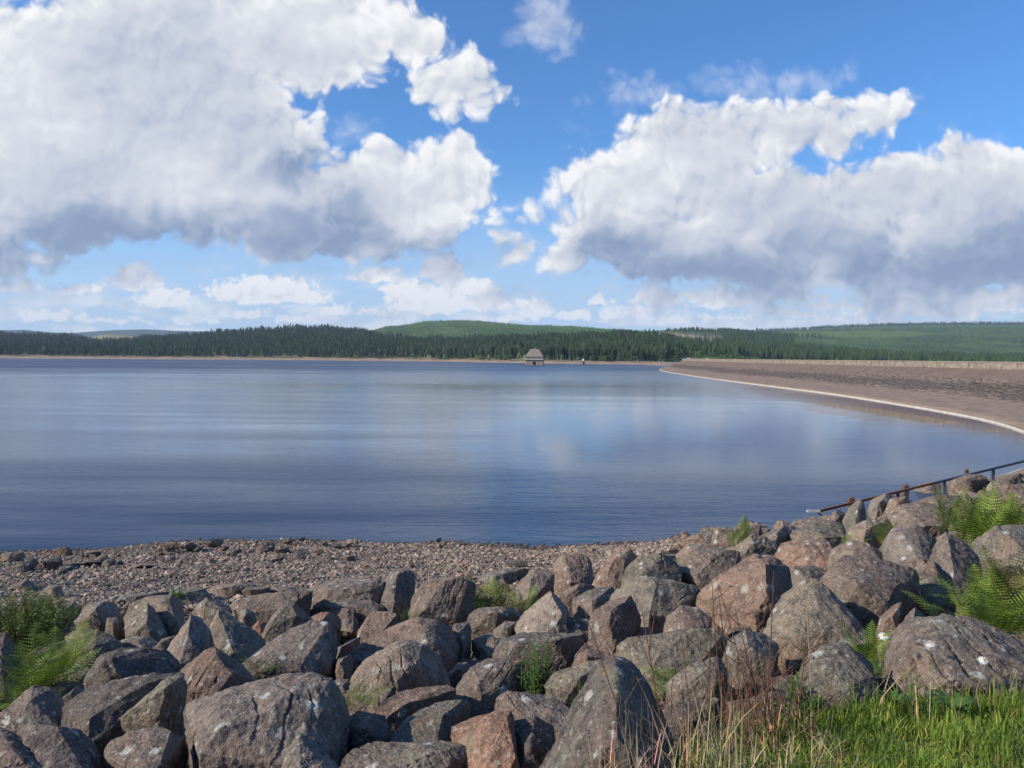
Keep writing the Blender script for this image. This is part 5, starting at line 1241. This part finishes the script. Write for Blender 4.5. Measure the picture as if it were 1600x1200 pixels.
def spire(px, pyb, hpx, n, label, name='willowherb', mat=None, leaf=.05, bend=.1, wpx=30, group=None):
    p = place(px, pyb); d = p[1]; H = hpx/F*d; t_ = empty(name, tuple(p)); tag(t_, label, 'wild plant', group)
    for k in range(n):
        a = rp.uniform(0, 6.28); b0 = np.array([math.cos(a), math.sin(a), 0])*wpx/F*d/2*rp.uniform(0, 1); hh = H*rp.uniform(.45, 1.0) if k else H
        top = b0+np.array([rp.uniform(-1, 1)*bend*hh, rp.uniform(-1, 1)*bend*hh, hh]); mid = (b0+top)/2+rp.normal(size=3)*.03*hh
        st = MB(); st.tube([b0, mid, top], [.004, .003, .0012], 4, 1); s_ = st.build('stem', MGSTEM, t_); lf = MB()
        m = int(hh/.016)
        for j in range(m):
            f = .12+.88*j/m; q = (1-f)**2*b0+2*f*(1-f)*mid+f*f*top; an = j*2.4; dd = np.array([math.cos(an), math.sin(an), .55]); dd /= np.linalg.norm(dd)
            sd_ = np.cross(dd, (0, 0, 1.)); sd_ /= np.linalg.norm(sd_); L_ = leaf*(1-.55*f)*rp.uniform(.7, 1.2); c = rp.uniform(.7, 1.3)
            lf.add([q, q+dd*L_*.45+sd_*L_*.15, q+dd*L_-np.array([0, 0, L_*.2]), q+dd*L_*.45-sd_*L_*.15], [(0, 1, 2, 3)], c)
        lf.build('foliage', mat or MHERB, s_)
    return t_
spire(835, 1092, 105, 24, 'leafy green willowherb growing between the rounded boulder and the dark pointed one', wpx=70, leaf=.075)
spire(788, 1075, 95, 2, 'slim dark green plant with a reddish stem left of the leafy willowherb', wpx=10, leaf=.05)
spire(850, 1085, 115, 2, 'thin pale flowering spike rising above the leafy willowherb', wpx=8, leaf=.03)
spire(1072, 1075, 65, 2, 'dark green spiky plant on the wide pale slab', wpx=6, leaf=.05)
spire(1450, 1125, 80, 6, 'green leafy shoots in the grass before the long boulder', wpx=60, leaf=.06)
spire(895, 1110, 50, 5, 'low leafy willowherb shoots right of the pale-disc boulder', wpx=60, leaf=.05)

# dead stalks
def stalk(px, pyb, hpx, leanpx, label, mat=None, branch=4, r=.0046):
    p = place(px, pyb); d = p[1]; s_ = 1/F*d; H = hpx*s_; mb = MB(); a = np.zeros(3); top = np.array([leanpx*s_, rp.uniform(-.1, .1)*H, H]); mid = top*.5+np.array([rp.uniform(-.04, .04)*H, 0, 0])
    pts = [(1-f)**2*a+2*f*(1-f)*mid+f*f*top for f in np.linspace(0, 1, 9)]; mb.tube(pts, np.linspace(r, r*.35, 9), 5)
    for k in range(branch):
        i = int(rp.integers(3, 8)); q = pts[i]; e = q+np.array([rp.uniform(-.12, .12), rp.uniform(-.08, .08), rp.uniform(.08, .18)])*H*1.2; mb.tube([q, (q+e)/2+np.array([0, 0, -.01*H]), e], [r*.5, r*.4, r*.2], 4)
        for z in range(3): 
            w_ = e+rp.normal(size=3)*.008; mb.tube([e, w_+np.array([0, 0, .012])], [r*.6, r*.2], 3)
    o = mb.build('dead_stalk', mat or MSTALK); o.location = tuple(p); tag(o, label, 'dead stalk', 'tall dead plant stalks'); return o
for a in [(1110,1160,235,-2,'tall thin dark dead stalk furthest left of the dead clump'),(1138,1165,260,-26,'dead stalk leaning left before the big red boulder'),
          (1150,1165,240,-30,'dark dead stalk second from the left before the big red boulder'),(1185,1165,255,-65,'long dead stalk leaning left across the big red boulder'),
          (1190,1170,290,8,'tallest straight dead stalk with a flat dried head'),(1205,1160,215,-62,'slender dead stalk slanting left from the middle of the clump'),
          (1045,1200,250,-45,'long dark stalk curving in front of the dark pointed boulder'),(1000,1210,260,-90,'long thin bent stalk crossing the dark pointed boulder')]:
    stalk(*a)
stalk(1268, 1160, 230, -8, 'pale straw-coloured stalk right of the dead clump', MSTRAW, 3, .0028)
stalk(1240, 1160, 200, 10, 'reddish dead stalk with dried side shoots right of the clump', None, 7)
stalk(1080, 1110, 190, -25, 'dark crooked twig on the wide pale slab', None, 2, .003)
mb = MB()
for k in range(100):
    px = rp.normal(1165, 45); pyb = rp.uniform(1120, 1190); p = place(px, pyb)-np.array([0, 0, 0]); H = rp.uniform(.18, .50); l_ = rp.normal(0, .22)*H
    mb.tube([p, p+np.array([l_*.4, rp.uniform(-.05, .05), H*.55]), p+np.array([l_, rp.uniform(-.1, .1), H])], [.0022, .0016, .0007], 4, rp.uniform(.5, 1.4))
o = mb.build('dead_stems', MSTALK); tag(o, 'dense tangle of reddish-brown dead stems at the grass edge', 'dead stems', kind='stuff')
# arching bramble runner
A_ = place(1235, 1160)+np.array([0, 0, .02]); B_ = place(1368, 1100)+np.array([0, 0, .12]); mb = MB()
mb.tube([A_*(1-f)+B_*f+np.array([0, 0, .10*math.sin(math.pi*f)*.5]) for f in np.linspace(0, 1, 9)], np.linspace(.005, .002, 9), 6, 1.6)
o = mb.build('bramble_runner', MSTALK); tag(o, 'reddish woody runner slanting over the grass', 'twig')

# grass
def blades(n, xs, ys, L0, L1, mat, name, label, wid=.0035, tone=(.7, 1.35), lean=.55, dens=None):
    x = rp.uniform(*xs, n); y = rp.uniform(*ys, n)
    k = dens(x, y) if dens is not None else np.ones(n, bool); x, y = x[k], y[k]; n = len(x)
    z = ground_z(x, y)-sink(x, y)-.01; cl = fbm(np.stack([x*3, y*3, x*0], 1), 2, 31)
    L_ = rp.uniform(L0, L1, n)*(1+cl*.8); az = rp.uniform(0, 6.283, n)+cl*2; le = np.abs(rp.normal(0, lean, n)); h = np.stack([np.cos(az), np.sin(az), np.zeros(n)], 1)
    fa = rp.uniform(0, 6.283, n); sd_ = np.stack([np.cos(fa), np.sin(fa), np.zeros(n)], 1)
    base = np.stack([x, y, z], 1); V = []
    for f, wf in ((0, 1.0), (.4, .85), (.75, .55), (1.0, .04)):
        c = base + h*(L_*le*f**1.8)[:, None]; c[:, 2] += L_*(f-.35*np.minimum(le, 1.2)*f*f)
        w2 = (wid*wf*rp.uniform(.7, 1.3, n))[:, None]; V += [c-sd_*w2/2*2, c+sd_*w2/2*2]
    V = np.stack(V, 1).reshape(-1, 3); i0 = np.arange(n)*8
    Fc = np.concatenate([np.stack([i0+2*q, i0+2*q+1, i0+2*q+3, i0+2*q+2], 1) for q in range(3)])
    tt = rp.uniform(*tone, n)[:, None]*(1+rp.normal(0, .08, (n, 3))); yel = (rp.random(n) < .10)[:, None]; tt = np.where(yel, tt*np.array([2.0, 1.3, 1.6]), tt)
    o = mesh_obj(name, V, Fc, mat, smooth=True, tint=np.repeat(tt, 8, 0)); tag(o, label, 'grass', kind='stuff'); return o
inside = lambda x, y: (y < grass_edge(x)+rp.normal(0, .10, len(x))+.12)
blades(120000, (-.4, 5.2), (1.9, 4.9), .03, .085, MGRASS, 'grass', 'bright green turf on top of the bank at the lower right', .0032, dens=lambda x, y: inside(x, y) & (np.abs(x/y) < 1.3))
blades(26000, (4.8, 13), (1.9, 8.5), .04, .11, MGRASS, 'grass', 'green turf running on to the right along the top of the bank', .005, dens=lambda x, y: y < grass_edge(x)+.1)
blades(30000, (-6, 9), (-3, 2.4), .05, .11, MGRASS, 'grass', 'green turf around the viewpoint on top of the bank', .006)
blades(6000, (.6, 5.5), (3.1, 5.0), .08, .17, MGRASS, 'grass', 'longer green grass along the edge of the turf', .0034, lean=.35, dens=lambda x, y: (y > grass_edge(x)-.35-rp.uniform(0, .5, len(x))) & (y < grass_edge(x)+.3))
blades(420, (.55, 3.6), (3.0, 4.6), .14, .34, MDRY, 'dry_grass', 'dry straw-coloured grass standing along the turf edge', .0022, lean=.35, dens=lambda x, y: (y > grass_edge(x)-.30) & (y < grass_edge(x)+.35))
blades(230, (.25, .95), (2.7, 3.5), .18, .42, MDRY, 'dry_grass', 'tall dry grass tuft before the dark pointed boulder', .0024, lean=.35)
blades(700, (.5, 1.4), (3.0, 3.9), .08, .18, MDRY, 'dry_grass', 'matted dead grass at the foot of the dead stalks', .003, lean=1.0)
def rosette(px, pyb, wpx, n, label):
    p = place(px, pyb); W_ = wpx/F*p[1]/2; mb = MB()
    for k in range(n):
        an = k*2.4; r = W_*rp.uniform(.7, 1.1); h = np.array([math.cos(an), math.sin(an), 0]); sd_ = np.array([-h[1], h[0], 0]); pts = []; ws = []
        for f in np.linspace(0, 1, 8): pts.append(h*r*f+np.array([0, 0, .06*math.sin(f*2.2)+.02])); ws.append(r*.30*math.sin(math.pi*min(1, .12+f*.86))*(1 if int(f*7.01) % 2 else .62))
        strip(mb, pts, ws, sd_, rp.uniform(.8, 1.25))
    o = mb.build('dandelion_leaves', MHERB, None, True); o.location = tuple(p+np.array([0, 0, .03])); tag(o, label, 'weed')
rosette(1490, 1128, 90, 9, 'flat rosette of broad toothed leaves in the turf'); rosette(1395, 1118, 70, 7, 'leafy dark rosette at the turf edge left of the broad one')
# daisies
def daisy(px, py, pyb, label, tilt=.5, rpx=7.5):
    p = place(px, pyb); d = p[1]; h = pix(px, py, d)-p; t_ = empty('oxeye_daisy', tuple(p)); tag(t_, label, 'daisy', 'ox-eye daisies')
    mb = MB(); mb.tube([(0, 0, 0), (h[0]*.3, .01, h[2]*.6), tuple(h)], [.0018, .0015, .0012], 5); mb.build('stem', MGSTEM, t_)
    rr = rpx/F*d; mb = MB(); nrm = np.array([-.15, -tilt, 1]); nrm /= np.linalg.norm(nrm); a = np.cross(nrm, (0, 1, 0)); a /= np.linalg.norm(a); b_ = np.cross(nrm, a)
    for k in range(13):
        an = k*2*math.pi/13; dd = a*math.cos(an)+b_*math.sin(an); sd_ = np.cross(nrm, dd); dr = -nrm*rr*rp.uniform(.05, .5)
        q0 = h+dd*rr*.25; mb.add([q0-sd_*rr*.07, q0+sd_*rr*.07, h+dd*rr*.75+sd_*rr*.15+dr*.6, h+dd*rr*1.1+dr, h+dd*rr*.75-sd_*rr*.15+dr*.6], [(0, 1, 2, 3, 4)], 1)
    mb.build('petals', leaf_mat('daisy_petal', (.82, .82, .80), (.86, .86, .85), .2), t_)
    mb = MB(); vs = [h+nrm*rr*.22]; 
    for k in range(10): an = k*2*math.pi/10; vs.append(h+(a*math.cos(an)+b_*math.sin(an))*rr*.33+nrm*rr*.06)
    mb.add(vs, [(0, 1+k, 1+(k+1) % 10) for k in range(10)], 1); mb.build('flower_centre', simple_mat('daisy_yellow', (.75, .42, .02), .7), t_)
daisy(1380, 993, 1092, 'white daisy with a yellow centre beside the tall-fronded fern'); daisy(1537, 1031, 1098, 'white daisy standing in front of the long boulder at the right', .9); daisy(1454, 1007, 1092, 'small faded daisy between the other two', .1, 6)
